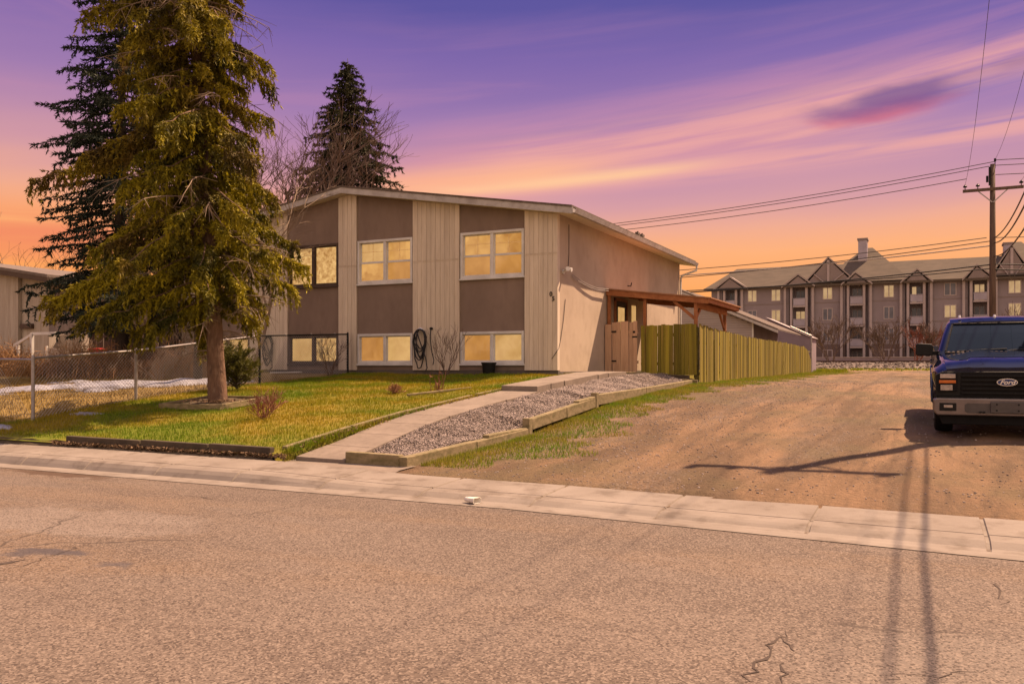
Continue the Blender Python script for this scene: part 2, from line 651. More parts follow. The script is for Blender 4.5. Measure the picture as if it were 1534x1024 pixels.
MT['bark'] = mat('spruce_bark', (0.165, 0.095, 0.062), (0.085, 0.050, 0.036), 5, 0.95, 0.9, 16, stretch=(1.5, 1.5, 0.5), c3=(0.25, 0.17, 0.12), s3=9, f3=0.5, bdist=0.03)
MT['darkbark'] = mat('dark_bark', (0.06, 0.045, 0.035), (0.035, 0.026, 0.02), 6, 0.95, 0.6, 16)
MT['twig'] = mat('bare_twig', (0.155, 0.105, 0.085), (0.095, 0.065, 0.055), 3, 0.9)
MT['deadtwig'] = mat('dead_twig', (0.26, 0.19, 0.14), (0.17, 0.12, 0.085), 3, 0.9)
MT['needle'] = mat('spruce_needle', (0.300, 0.250, 0.008), (0.050, 0.052, 0.006), 1.15, 0.7, c3=(0.15, 0.075, 0.022), s3=0.55, f3=0.6, transl=0.25, lo=0.42, hi=0.60, isl=0.45, c4=(0.115, 0.058, 0.018), z4=(6.5, 11.5), f4=0.75)
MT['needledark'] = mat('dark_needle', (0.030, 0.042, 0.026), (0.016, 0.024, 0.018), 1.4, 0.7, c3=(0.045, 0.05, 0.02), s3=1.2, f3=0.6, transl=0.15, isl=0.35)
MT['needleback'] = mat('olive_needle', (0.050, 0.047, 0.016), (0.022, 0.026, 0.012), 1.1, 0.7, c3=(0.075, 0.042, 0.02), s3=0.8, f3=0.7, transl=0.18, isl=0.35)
MT['shrubleaf'] = mat('shrub_leaf', (0.13, 0.12, 0.02), (0.065, 0.07, 0.012), 3, 0.7, transl=0.2)
MT['drystalk'] = mat('dry_stalk', (0.36, 0.19, 0.10), (0.24, 0.115, 0.06), 4, 0.85, transl=0.15)
MT['redtwig'] = mat('red_twig', (0.24, 0.085, 0.06), (0.14, 0.055, 0.04), 5, 0.8)
MT['hedge'] = mat('dry_hedge', (0.30, 0.165, 0.075), (0.17, 0.095, 0.045), 1.2, 0.9, transl=0.1)
MT['snow'] = mat('snow', (0.33, 0.33, 0.38), (0.22, 0.22, 0.27), 2.5, 0.6, 0.6, 14, c3=(0.12, 0.10, 0.085), s3=4, f3=0.6)  # blue-grey albedo stands in for shade on the snow; brown flecks are dirt
MT['grass'] = mat('grass', (0.115, 0.185, 0.004), (0.27, 0.21, 0.008), 0.55, 0.75, c3=(0.33, 0.21, 0.02), s3=7, f3=0.25, transl=0.35, lo=0.42, hi=0.62, isl=0.4)
MT['grassfresh'] = mat('fresh_grass', (0.12, 0.215, 0.010), (0.27, 0.21, 0.03), 0.9, 0.75, transl=0.35, isl=0.4)
MT['lawn'] = mat('lawn', (0.115, 0.135, 0.005), (0.20, 0.145, 0.014), 0.55, 0.95, 0.6, 25, c3=(0.15, 0.095, 0.03), s3=14, f3=0.4, lo=0.42, hi=0.62)
MT['drylawn'] = mat('dry_lawn', (0.22, 0.145, 0.035), (0.15, 0.10, 0.03), 0.6, 0.95, 0.6, 25)
MT['leaf'] = mat('dead_leaf', (0.19, 0.12, 0.07), (0.10, 0.06, 0.035), 6, 0.9)
MT['stone'] = mat('gravel_stone', (0.29, 0.235, 0.215), (0.165, 0.13, 0.118), 9, 0.85, c3=(0.10, 0.08, 0.078), s3=14, f3=0.6, lo=0.38, hi=0.62, isl=0.5)
MT['bed'] = mat('gravel_bed', (0.20, 0.155, 0.135), (0.10, 0.075, 0.065), 22, 0.95, 0.8, 40)
MT['ballast'] = mat('ballast', (0.17, 0.13, 0.11), (0.075, 0.058, 0.05), 2.2, 0.95, 1.0, 4, detail=8, isl=0.4)
MT['rust'] = mat('rusty_steel', (0.07, 0.035, 0.025), (0.045, 0.024, 0.02), 5, 0.7)
MT['apt'] = mat('apartment_stucco', (0.255, 0.212, 0.235), (0.215, 0.178, 0.198), 0.25, 0.95)
MT['aptlow'] = mat('apartment_base', (0.15, 0.105, 0.10), (0.115, 0.08, 0.08), 0.4, 0.95, stretch=(1, 1, 6))
MT['aptroof'] = mat('apartment_roof', (0.105, 0.080, 0.062), (0.078, 0.060, 0.047), 0.6, 0.95, stretch=(1, 1, 5))
MT['aptgable'] = mat('gable_roof', (0.33, 0.275, 0.265), (0.28, 0.23, 0.22), 0.6, 0.95)
MT['apttrim'] = mat('apartment_trim', (0.38, 0.315, 0.32), (0.32, 0.265, 0.27), 0.6, 0.8)
MT['aptdark'] = mat('apartment_gable', (0.235, 0.188, 0.185), (0.20, 0.16, 0.157), 0.4, 0.95)
MT['glassdark'] = mat('dark_glass', (0.13, 0.125, 0.16), (0.08, 0.078, 0.10), 1.0, 0.15, spec=0.4)
MT['balcony'] = mat('balcony_panel', (0.34, 0.30, 0.36), (0.27, 0.24, 0.29), 0.6, 0.5)
MT['garage'] = mat('garage_siding', (0.36, 0.31, 0.32), (0.30, 0.255, 0.265), 0.6, 0.8, stretch=(1, 1, 4))
MT['shed'] = mat('shed_wall', (0.25, 0.20, 0.24), (0.20, 0.16, 0.19), 0.8, 0.85)
MT['nwall'] = mat('neighbour_siding', (0.40, 0.35, 0.31), (0.31, 0.265, 0.23), 0.8, 0.9, stretch=(5, 5, 0.5), c3=(0.24, 0.19, 0.15), s3=2, f3=0.4)
MT['nroof'] = mat('neighbour_roof', (0.17, 0.135, 0.12), (0.12, 0.095, 0.085), 3, 0.95, 0.4, 20)
MT['dkfence'] = mat('dark_board_fence', (0.085, 0.050, 0.040), (0.055, 0.034, 0.03), 1.2, 0.9, stretch=(6, 6, 0.5))
MT['paint'] = mat('truck_paint', (0.0020, 0.0042, 0.022), (0.0016, 0.0034, 0.018), 2, 0.3, metallic=0.0, spec=0.0)
_p = MT['paint'].node_tree.nodes['Principled BSDF']
_p.inputs['Coat Weight'].default_value = 1.0
_p.inputs['Coat Roughness'].default_value = 0.03
MT['chrome'] = mat('bumper_metal', (0.20, 0.175, 0.18), (0.16, 0.14, 0.145), 4, 0.28, metallic=0.75)
MT['tglass'] = mat('truck_glass', (0.005, 0.011, 0.018), (0.003, 0.008, 0.014), 2, 0.04, spec=0.28)
MT['amber'] = mat('amber_lens', (0.50, 0.13, 0.02), (0.40, 0.10, 0.015), 12, 0.15, spec=0.6)
MT['lens'] = mat('clear_lens', (0.42, 0.36, 0.32), (0.25, 0.21, 0.19), 14, 0.12, spec=0.7)
MT['badge'] = mat('badge_blue', (0.012, 0.03, 0.13), None, rough=0.2, spec=0.6)
MT['silver'] = mat('silver', (0.75, 0.72, 0.70), None, rough=0.25, metallic=0.7)
MT['truckgrey'] = mat('plate_grey', (0.085, 0.075, 0.075), (0.06, 0.055, 0.055), 8, 0.6)
MT['paper'] = mat('paper', (0.78, 0.74, 0.66), (0.66, 0.60, 0.52), 12, 0.8)
MT['numblack'] = mat('house_number', (0.012, 0.009, 0.008), None, rough=0.5)
MT['redbox'] = mat('red_plastic', (0.45, 0.03, 0.03), (0.36, 0.025, 0.025), 6, 0.5)
GB = 0.55
MT['w_room'] = lit_pane('lit_room', (0.42, 0.165, 0.030), (0.86, 0.46, 0.13), 0.40, 'room', 3.0)
MT['w_amber'] = lit_pane('lit_amber', (0.44, 0.18, 0.034), (0.66, 0.30, 0.072), 0.38, 'plain', 1.6)
MT['w_blind'] = lit_pane('lit_blind', (0.50, 0.25, 0.07), (0.84, 0.50, 0.18), 0.38, 'blind', 2.2, 150)
MT['w_reflect'] = lit_pane('lit_reflections', (0.40, 0.17, 0.034), (0.98, 0.60, 0.22), 0.38, 'plain', 8.0)  # speckle painted into the glow imitates branches reflected in the glass
MT['w_muntin'] = mat('muntin', (0.85, 0.62, 0.32), None, rough=0.5)
MT['w_apt'] = lit_pane('lit_apartment', (0.50, 0.29, 0.12), (0.75, 0.48, 0.23), 0.30, 'plain', 1.0)


def asphalt_mat(name, dirt):
    m = bpy.data.materials.new(name)
    nt, p = nodes_of(m)
    N, L = nt.nodes.new, nt.links.new
    p.inputs['Roughness'].default_value = 0.9
    p.inputs['Specular IOR Level'].default_value = 0.2
    tc = N('ShaderNodeTexCoord')

    def noise(sc, det=5, rough=0.6, dist=0.0, st=None):
        n = N('ShaderNodeTexNoise')
        n.inputs['Scale'].default_value = sc
        n.inputs['Detail'].default_value = det
        n.inputs['Roughness'].default_value = rough
        n.inputs['Distortion'].default_value = dist
        src = tc.outputs['Object']
        if st:
            mp = N('ShaderNodeMapping')
            mp.inputs['Scale'].default_value = st
            L(src, mp.inputs[0])
            src = mp.outputs[0]
        L(src, n.inputs['Vector'])
        return n.outputs[0]

    def mr(s, a, b, c=0.0, d=1.0):
        r = N('ShaderNodeMapRange')
        r.interpolation_type = 'SMOOTHSTEP'
        for i, x in enumerate((a, b, c, d)):
            r.inputs[i+1].default_value = x
        L(s, r.inputs[0])
        return r.outputs[0]

    def mix(f, a, b):
        n = N('ShaderNodeMix')
        n.data_type = 'RGBA'
        for sock, xx in ((n.inputs[0], f), (n.inputs[6], a), (n.inputs[7], b)):
            if isinstance(xx, tuple):
                sock.default_value = (*xx, 1)
            elif isinstance(xx, float):
                sock.default_value = xx
            else:
                L(xx, sock)
        return n.outputs[2]

    def mul(a, b):
        n = N('ShaderNodeMath')
        n.operation = 'MULTIPLY'
        for i, xx in enumerate((a, b)):
            if isinstance(xx, float):
                n.inputs[i].default_value = xx
            else:
                L(xx, n.inputs[i])
        return n.outputs[0]

    def ellipse(cx, cy, rx, ry, soft=0.5, ang=0.0):
        mp = N('ShaderNodeMapping')
        mp.vector_type = 'TEXTURE'
        mp.inputs['Location'].default_value = (cx, cy, 0)
        mp.inputs['Rotation'].default_value = (0, 0, ang)
        mp.inputs['Scale'].default_value = (rx, ry, 1)
        wn = N('ShaderNodeTexNoise')
        wn.inputs['Scale'].default_value = 2.2
        wn.inputs['Detail'].default_value = 5
        L(tc.outputs['Object'], wn.inputs['Vector'])
        va = N('ShaderNodeVectorMath')
        va.operation = 'MULTIPLY_ADD'
        L(wn.outputs[1], va.inputs[0])
        va.inputs[1].default_value = (0.9, 0.9, 0)
        L(tc.outputs['Object'], va.inputs[2])
        vs = N('ShaderNodeVectorMath')
        vs.operation = 'SUBTRACT'
        L(va.outputs[0], vs.inputs[0])
        vs.inputs[1].default_value = (0.45, 0.45, 0)
        sp = N('ShaderNodeSeparateXYZ')
        L(vs.outputs[0], sp.inputs[0])
        cb = N('ShaderNodeCombineXYZ')
        L(sp.outputs[0], cb.inputs[0])
        L(sp.outputs[1], cb.inputs[1])
        L(cb.outputs[0], mp.inputs[0])
        ln = N('ShaderNodeVectorMath')
        ln.operation = 'LENGTH'
        L(mp.outputs[0], ln.inputs[0])
        return mr(ln.outputs['Value'], 1.0, 1.0-soft)
    if not dirt:
        base = mix(mr(noise(0.35, 3), 0.35, 0.65), (0.150, 0.117, 0.098), (0.124, 0.095, 0.078))
        base = mix(mul(mr(noise(0.18, 3, st=(1, 3, 1)), 0.48, 0.62), 0.65), base, (0.165, 0.112, 0.075))
        base = mix(mul(mr(noise(0.8, 5, 0.65, 0.6, st=(1, 2.2, 1)), 0.50, 0.60), 0.4), base, (0.098, 0.073, 0.060))
        base = mix(mul(ellipse(-7.5, 5.55, 1.7, 0.7, 0.22, 0.1), 0.85), base, (0.20, 0.165, 0.145))
        base = mix(mul(ellipse(0.3, 4.6, 1.2, 1.7, 0.7), 0.5), base, (0.19, 0.16, 0.14))
        base = mix(mul(mr(noise(0.22, 4, 0.6, 0.3, st=(0.5, 2.4, 1)), 0.50, 0.60), 0.45), base, (0.105, 0.078, 0.064))
        base = mix(mul(ellipse(-1.2, 3.9, 1.5, 0.5, 0.5, -0.15), 0.4), base, (0.11, 0.082, 0.068))
        base = mix(mul(ellipse(-2.5, 6.9, 2.6, 0.35, 0.6, 0.05), 0.4), base, (0.115, 0.088, 0.072))
        # coarse aggregate: light and dark stones
        v = N('ShaderNodeTexVoronoi')
        v.inputs['Scale'].default_value = 84
        L(tc.outputs['Object'], v.inputs['Vector'])
        sp = N('ShaderNodeSeparateColor')
        L(v.outputs['Color'], sp.inputs[0])
        base = mix(mul(mr(sp.outputs[0], 0.64, 0.76), 0.75), base, (0.052, 0.038, 0.032))
        base = mix(mul(mr(sp.outputs[1], 0.68, 0.80), 0.6), base, (0.26, 0.205, 0.168))
        n2 = noise(26, 6, 0.8)
        base = mix(mul(mr(n2, 0.50, 0.66), 0.5), base, (0.075, 0.058, 0.050))
        # wet / oil marks
        base = mix(mul(ellipse(-6.35, 4.5, 0.5, 0.15, 0.5, 0.35), 0.75), base, (0.055, 0.05, 0.06))
        base = mix(mul(ellipse(-5.55, 4.4, 0.34, 0.12, 0.6, 0.2), 0.6), base, (0.06, 0.055, 0.065))
        base = mix(mul(ellipse(-10.9, 7.9, 1.7, 0.2, 0.6, 0.0), 0.85), base, (0.075, 0.045, 0.03))
        # cracks
        def cracks(scale, wid, lo, hi, seedscale):
            wn = N('ShaderNodeTexNoise')
            wn.inputs['Scale'].default_value = 1.3
            wn.inputs['Detail'].default_value = 8
            L(tc.outputs['Object'], wn.inputs['Vector'])
            va = N('ShaderNodeVectorMath')
            va.operation = 'MULTIPLY_ADD'
            L(wn.outputs[1], va.inputs[0])
            va.inputs[1].default_value = (0.8, 0.8, 0)
            L(tc.outputs['Object'], va.inputs[2])
            vc = N('ShaderNodeTexVoronoi')
            vc.feature = 'DISTANCE_TO_EDGE'
            vc.inputs['Scale'].default_value = scale
            L(va.outputs[0], vc.inputs['Vector'])
            return mul(mr(vc.outputs['Distance'], wid, 0.0), mr(noise(seedscale, 3), lo, hi))
        ck = cracks(0.30, 0.008, 0.52, 0.62, 0.35)
        ck2 = cracks(0.9, 0.014, 0.57, 0.66, 0.33)
        base = mix(mul(ck, 0.8), base, (0.045, 0.034, 0.03))
        base = mix(mul(ck2, 0.45), base, (0.05, 0.038, 0.033))
        hb = noise(85, 3)
        L(base, p.inputs['Base Color'])
        b = N('ShaderNodeBump')
        b.inputs['Strength'].default_value = 0.55
        b.inputs['Distance'].default_value = 0.012
        L(sp.outputs[2], b.inputs['Height'])
        L(b.outputs[0], p.inputs['Normal'])
    else:
        base = mix(mr(noise(0.55, 5, 0.6, 0.3, st=(1.8, 0.32, 1)), 0.38, 0.62), (0.225, 0.136, 0.078), (0.115, 0.072, 0.043))
        base = mix(mul(mr(noise(0.28, 4), 0.48, 0.62), 0.7), base, (0.115, 0.088, 0.047))
        base = mix(mul(mr(noise(1.6, 8, 0.7, 0.3, st=(2.2, 0.35, 1)), 0.48, 0.66), 0.6), base, (0.085, 0.055, 0.035))
        base = mix(mul(mr(noise(0.9, 8, 0.75, 0.4, st=(1.8, 0.45, 1)), 0.52, 0.66), 0.5), base, (0.22, 0.145, 0.09))
        v = N('ShaderNodeTexVoronoi')
        v.inputs['Scale'].default_value = 48
        L(tc.outputs['Object'], v.inputs['Vector'])
        sp = N('ShaderNodeSeparateColor')
        L(v.outputs['Color'], sp.inputs[0])
        gm = mr(noise(0.42, 5, 0.65, st=(1.8, 0.45, 1)), 0.50, 0.66)
        base = mix(mul(mul(mr(sp.outputs[0], 0.55, 0.75), gm), 0.55), base, (0.24, 0.185, 0.15))
        base = mix(mul(mul(mr(sp.outputs[1], 0.5, 0.7), gm), 0.6), base, (0.10, 0.075, 0.06))
        base = mix(mul(mr(noise(22, 6, 0.8), 0.50, 0.66), 0.6), base, (0.085, 0.055, 0.035))
        base = mix(mul(mr(noise(31, 5, 0.8), 0.56, 0.70), 0.5), base, (0.26, 0.185, 0.13))
        L(base, p.inputs['Base Color'])
        b = N('ShaderNodeBump')
        b.inputs['Strength'].default_value = 0.9
        b.inputs['Distance'].default_value = 0.06
        L(noise(14, 6, 0.7), b.inputs['Height'])
        L(b.outputs[0], p.inputs['Normal'])
    return m


MT['asphalt'] = asphalt_mat('asphalt', False)
MT['dirt'] = asphalt_mat('dirt', True)

# ------------------------------------------------------------------ terrain profiles
def interp(x, pts):
    return float(np.interp(x, [p[0] for p in pts], [p[1] for p in pts]))


YARD = [(9.4, .22), (9.7, .29), (10.5, .40), (12.3, .61), (13.8, .75), (16.6, .975), (21.2, 1.25), (26, 1.3), (54, 1.35), (62, 1.2), (66, 1.2)]
PATHP = [(9.4, .13), (9.98, .18), (12.3, .585), (13.8, .735), (16.6, .965), (21.2, 1.25), (26, 1.29)]
ALY_L = [(8.9, .08), (9.3, .10), (11, .17), (13.7, .28), (17, .58), (20, .76), (25.5, .98), (40, 1.08), (54, 1.15), (62, 1.2), (66, 1.2)]
ALY_R = [(8.9, .08), (9.3, .10), (12, .29), (15, .43), (21, .65), (26, .86), (40, 1.05), (54, 1.15), (62, 1.2), (66, 1.2)]
TIMB = [(9.7, .25), (13.65, .40), (13.75, .50), (17.0, .79), (17.1, .88), (25.6, 1.08), (27, 1.1)]
UT = -6.4                            # retaining timbers / lot line
yard = lambda v: interp(v, YARD)


def alley(u, v):
    t = min(max((u - UT)/5.0, 0), 1)
    t = t*t*(3-2*t)
    return interp(v, ALY_L)*(1-t) + interp(v, ALY_R)*t


def wob(u, v, k=1.0):
    return k*(0.018*math.sin(1.3*u+0.7*v) + 0.012*math.sin(2.9*v-1.7*u+1) + 0.010*math.sin(5.1*u+3.3*v) + 0.006*math.sin(9.7*u-8.1*v))


def yardz(u, v):
    z = yard(v)
    if u < -17:
        z += 0.03*math.sin(u*0.6)
    return z + wob(u, v, min(1, max(0, (v-9.7)/1.0)))


ar = lambda a, b, s: list(np.arange(a, b+s*0.5, s))
# big sheet to the horizon
us = [-900, -300, -120, -62, -40, -30, -20, -16, -12, -8.5, -6.45, -6.35, -4, 0, 6, 9, 20, 42, 120, 300, 900]
vs = [-900, -200, -40, -9, 7.2, 8.9, 9.3, 9.7, 10.5, 12.3, 13.8, 16.6, 21, 26, 40, 54, 60, 66, 78, 90, 130, 300, 900]


def groundz(u, v):
    if v < 9.2:
        return -0.06
    if v >= 66:
        return 1.15
    return (yard(v) if u <= -12.1 else min(alley(-6.4, v), alley(u, v))) - 0.09


structure(MB().grid(us, vs, groundz).build('ground', MT['far'], fixn=False))
# street
structure(MB().grid(ar(-60, 42, 6), [-9.0, -3, 2, 6, 8.35], lambda u, v: 0.0).build('road', MT['asphalt'], fixn=False))


# sidewalk with rolled kerb, gutter pan, score joints; lowered at the alley
def sw_front(u):
    return interp(u, [(-60, 8.05), (-4, 8.02), (0.6, 7.62), (8, 7.1), (42, 6.0)])


def sw_back(u):
    return interp(u, [(-60, 9.42), (-4, 9.36), (0.6, 9.05), (8, 8.7), (42, 8.4)])


def sw_drop(u):
    t = min(max((u + 8.2)/2.6, 0), 1)
    return t*t*(3-2*t)


SWP = [(0.00, .006, .006), (0.10, .010, .010), (0.16, .004, .004), (0.245, .006, .008), (0.285, .060, .030), (0.33, .108, .050), (0.40, .128, .058),
       (0.478, .132, .062), (0.482, .118, .050), (0.488, .118, .050), (0.492, .133, .063), (0.75, .150, .078), (1.0, .170, .092)]
joints = [0.45 - 1.43*k for k in range(-20, 34)]
su = sorted(set([round(x, 3) for x in ar(-60, 30, 0.5)] + [round(j+d, 3) for j in joints for d in (-.022, -.013, .013, .022)]))
mb = MB()
rows = []
for u in su:
    dj = min(abs(u - j) for j in joints)
    dip = 0.016 if dj < 0.015 else 0.0
    row = []
    for (t, za, zb) in SWP:
        f, b = sw_front(u), sw_back(u)
        z = za*(1-sw_drop(u)) + zb*sw_drop(u)
        if t > 0.2:
            z -= dip
        row.append((u, f + (b-f)*t, z + 0.004*math.sin(u*0.9)*(t > 0.3)))
    row.append((u, sw_back(u), -0.1))
    rows.append(row)
nR = len(rows[0])
for row in rows:
    mb.v += row
for i in range(len(rows)-1):
    for j in range(nR-1):
        mb.f.append((i*nR+j, (i+1)*nR+j, (i+1)*nR+j+1, i*nR+j+1))
structure(mb.build('sidewalk', MT['concrete'], fixn=False))

# lawns
lv = ar(9.44, 13, 0.2) + ar(13.3, 27, 0.35) + [30, 36, 44, 54, 60]
structure(MB().grid(ar(-62, -33, 2.0) + ar(-32, -16.2, 0.5), lv, yardz).build('dry_lawn', MT['drylawn'], fixn=False))
lawn_m = MB().grid(ar(-16.2, -8.45, 0.25) + [-8.40], lv, yardz)
for k in range(len(lv)-1):          # earth face along the path and the sidewalk
    a, b = (-8.40, lv[k]), (-8.40, lv[k+1])
    lawn_m.add([(a[0], a[1], yardz(*a)), (b[0], b[1], yardz(*b)), (b[0]+.1, b[1], yard(b[1])-.45), (a[0]+.1, a[1], yard(a[1])-.45)], [(0, 1, 2, 3)])
for k in range(32):
    a, b = -16.2+.25*k, -16.2+.25*(k+1)
    pass
structure(lawn_m.build('lawn', MT['lawn'], fixn=False))
structure(MB().grid(ar(-62, -8.4, .2), [9.36, 9.41, 9.46, 9.50], lambda u, v: interp(v, [(9.36, .15), (9.41, .185), (9.46, .205), (9.50, .26)]) + .012*math.sin(9*u) + .01*math.sin(23*u+v*40)).build('soil_bank', MT['soil'], fixn=False))
structure(MB().grid(ar(-8.5, -6.3, .2), ar(9.3, 9.9, .1), lambda u, v: interp(v, [(9.3, .09), (9.5, .125), (9.9, .14)])).build('path_apron', MT['slab'], fixn=False))
# alley
av = ar(8.6, 12, 0.2) + ar(12.4, 30, 0.4) + ar(31, 66, 1.0)


def alleyz(u, v):
    z = alley(u, v) + wob(u*0.7, v*0.6, 0.6)*min(1, max(0, (v-9.6)/1.5))
    for ut, d in ((-3.6, .03), (-2.0, .03), (0.3, .025), (2.0, .025)):
        z -= d*math.exp(-((u-ut-0.25*math.sin(v*0.22))/0.28)**2)*min(1, max(0, (v-10)/2))
    if v < sw_back(u) - 0.03:
        z = min(z, 0.05)
    return z


structure(MB().grid(ar(-6.45, 6, 0.2) + ar(6.5, 20, 1.5), av, alleyz).build('alley', MT['dirt'], fixn=False))
# far lane strip and rail embankment
structure(MB().grid(ar(-70, 60, 10), [65.9, 68, 70, 72.2], lambda u, v: interp(v, [(65.9, 1.2), (70, 1.28), (72.2, 1.30)])).build('verge', MT['drylawn'], fixn=False))
structure(MB().grid(ar(-80, 70, 1.5), ar(72, 80, 0.5), lambda u, v: interp(v, [(72, 1.26), (73.6, 1.72), (74.2, 1.80), (78.4, 1.80), (80, 1.2)]) + 0.05*math.sin(u*2.1+v*5)).build('rail_ballast', MT['ballast'], fixn=False))
structure(MB().grid(ar(-120, 120, 20), [80, 100, 125, 180], lambda u, v: 1.3).build('far_lawn', MT['far'], fixn=False))

# worn cracks in the road surface
rc = random.Random(12)
mb = MB()


def crack(pts, w):
    out = []
    for i in range(len(pts)-1):
        (u0, v0), (u1, v1) = pts[i], pts[i+1]
        n_ = max(3, int(math.hypot(u1-u0, v1-v0)/0.06))
        for k in range(n_):
            t = k/n_
            out.append((u0+(u1-u0)*t + rc.gauss(0, .022), v0+(v1-v0)*t + rc.gauss(0, .022)))
    out.append(pts[-1])
    vs_c = []
    for i, (u, v) in enumerate(out):
        f = math.sin(math.pi*(i+.3)/(len(out)+.3))
        ww = w*f*rc.uniform(.3, 1.3)
        a = out[max(0, i-1)]
        b = out[min(len(out)-1, i+1)]
        d = math.hypot(b[0]-a[0], b[1]-a[1]) + 1e-6
        nx, ny = -(b[1]-a[1])/d, (b[0]-a[0])/d
        vs_c += [(u+nx*ww, v+ny*ww, .0035), (u-nx*ww, v-ny*ww, .0035)]
    mb.add(vs_c, [(2*i, 2*i+1, 2*i+3, 2*i+2) for i in range(len(out)-1)])


def G(px, py):
    xr = (px-CX)/FPX
    d = FPX*1.5/(py-HZ)
    return (d*(xr*CA-SA), d*(xr*SA+CA))


crack([G(1185, 945), G(1150, 970), G(1128, 1000), G(1100, 1023)], .012)
crack([G(1160, 985), G(1178, 1003), G(1172, 1023)], .009)
crack([G(1168, 952), G(1183, 965), G(1190, 975)], .008)
crack([G(-20, 847), G(12, 842), G(40, 838)], .030)
crack([G(-10, 860), G(60, 838), G(120, 818), G(200, 797)], .006)
crack([G(258, 743), G(300, 744), G(330, 750)], .006)
crack([G(330, 776), G(400, 766), G(455, 757)], .005)
crack([G(1300, 1010), G(1400, 1012), G(1480, 1002)], .004)
crack([G(1494, 870), G(1500, 905)], .008)
structure(mb.build('road_cracks', mat('crack_tar', (0.045, 0.033, 0.028), (0.075, 0.055, 0.046), 9, 0.95), fixn=False))

# path of concrete slabs
mb = MB()
v = 9.75
k = 0
while v < 21.6:
    L = 0.74
    z0, z1 = interp(v, PATHP), interp(v+L, PATHP)
    up = 0.035 + (0.11 if v > 16.4 else 0.0) - (0.03 if v > 19 else 0)*min(1, (v-19)/2)
    ua, ub = -8.28 + 0.012*math.sin(k*2.1), -7.42 + 0.012*math.cos(k*1.7)
    g = 0.009
    p = [(ua, v+g, z0+up), (ub, v+g, z0+up - 0.01), (ub, v+L-g, z1+up - 0.01), (ua, v+L-g, z1+up)]
    mb.add([(a, b, c-0.16) for a, b, c in p] + p, [(0, 3, 2, 1), (4, 5, 6, 7), (0, 1, 5, 4), (1, 2, 6, 5), (2, 3, 7, 6), (3, 0, 4, 7)])
    v += L
    k += 1
structure(mb.build('path', MT['slab'], bevel=0.008))


def gravelz(u, v):
    t = min(max((u + 7.42)/(7.42 - 6.5), 0), 1)
    hi = interp(v, PATHP)
    lo = interp(v, TIMB)
    z = hi*(1-t) + lo*t
    if u < -7.42:
        z = hi
    return z + 0.014*math.sin(7*u+3*v) + 0.01*math.sin(5*v-4*u)


structure(MB().grid(ar(-9.3, -7.5, 0.3) + ar(-7.42, -6.46, 0.12), ar(9.9, 26.6, 0.25), lambda u, v: (gravelz(u, v) if (u > -7.7 or v > 21.6) else interp(v, PATHP)) - 0.03)
          .build('gravel_bed', MT['bed'], fixn=False))


# ------------------------------------------------------------------ scattered stuff: gravel, grass, leaves
def stones(n, sampler, smin, smax, name, m):
    ico = bmesh.new()
    bmesh.ops.create_icosphere(ico, subdivisions=1, radius=1.0)
    iv = np.array([q.co[:] for q in ico.verts])
    ifc = np.array([[q.index for q in f.verts] for f in ico.faces])
    ico.free()
    pos = np.array([sampler() for _ in range(n)])
    s = npr.uniform(smin, smax, (n, 1, 1))
    jit = npr.uniform(0.7, 1.25, (n, len(iv), 1))
    ax = npr.uniform(0.6, 1.3, (n, 1, 3))
    ax[:, :, 2] *= 0.7
    rz = npr.uniform(0, 6.28, n)
    c, sn = np.cos(rz)[:, None], np.sin(rz)[:, None]
    V = iv[None]*jit*ax*s
    X = V[:, :, 0]*c - V[:, :, 1]*sn
    Y = V[:, :, 0]*sn + V[:, :, 1]*c
    V = np.stack([X, Y, V[:, :, 2]], -1) + pos[:, None, :]
    F = (ifc[None] + (np.arange(n)*len(iv))[:, None, None]).reshape(-1, 3)
    return np_mesh(name, V.reshape(-1, 3), F, m)


def gsample():
    while True:
        v = 9.95 + (26.2 - 9.95)*rng.random()**0.9
        u = rng.uniform(-7.43, -6.5) if v < 21.7 else rng.uniform(-9.2, -6.5)
        if v > 25.6 and rng.random() < 0.5:
            continue
        return (u, v, gravelz(u, v))


stuff(stones(36000, gsample, 0.008, 0.018, 'gravel', MT['stone']), 'pinkish grey crushed gravel beside the concrete path', 'gravel')


def asample():
    v = rng.uniform(11, 34)
    u = -4.6 + 0.05*(v-11) + rng.gauss(0, 0.9)
    if rng.random() < 0.45:
        v = 9.5 + 24*rng.random()**1.5
        u = rng.uniform(-6, 5)
    u = min(max(u, -6.2), 5)
    return (u, v, alleyz(u, v) + 0.002)


stuff(stones(8000, asample, 0.005, 0.018, 'loose_gravel', MT['stone']), 'loose pebbles scattered over the dirt alley', 'gravel')


def bsample():
    u = rng.uniform(-16, 24)
    v = rng.uniform(72.1, 78.2)
    return (u, v, interp(v, [(72, 1.26), (73.6, 1.72), (74.2, 1.80), (78.4, 1.80)]))


stuff(stones(5000, bsample, 0.05, 0.13, 'ballast_gravel', MT['ballast']), 'grey rail ballast heaped below the track', 'gravel')


def blades(name, n, sampler, h0, h1, w, m, lean=0.5):
    P = np.array([sampler() for _ in range(n)])
    h = npr.uniform(h0, h1, n)
    a = npr.uniform(0, 6.283, n)
    b = npr.uniform(0, 6.283, n)
    ln = npr.uniform(0.1, lean, n)*h
    wx, wy = np.cos(a)*w/2, np.sin(a)*w/2
    v0 = P + np.stack([wx, wy, np.full(n, -0.01)], -1)
    v1 = P - np.stack([wx, wy, np.full(n, 0.01)], -1)
    v2 = P + np.stack([np.cos(b)*ln, np.sin(b)*ln, h], -1)
    V = np.stack([v0, v1, v2], 1).reshape(-1, 3)
    F = np.arange(3*n).reshape(n, 3)
    return np_mesh(name, V, F, m)


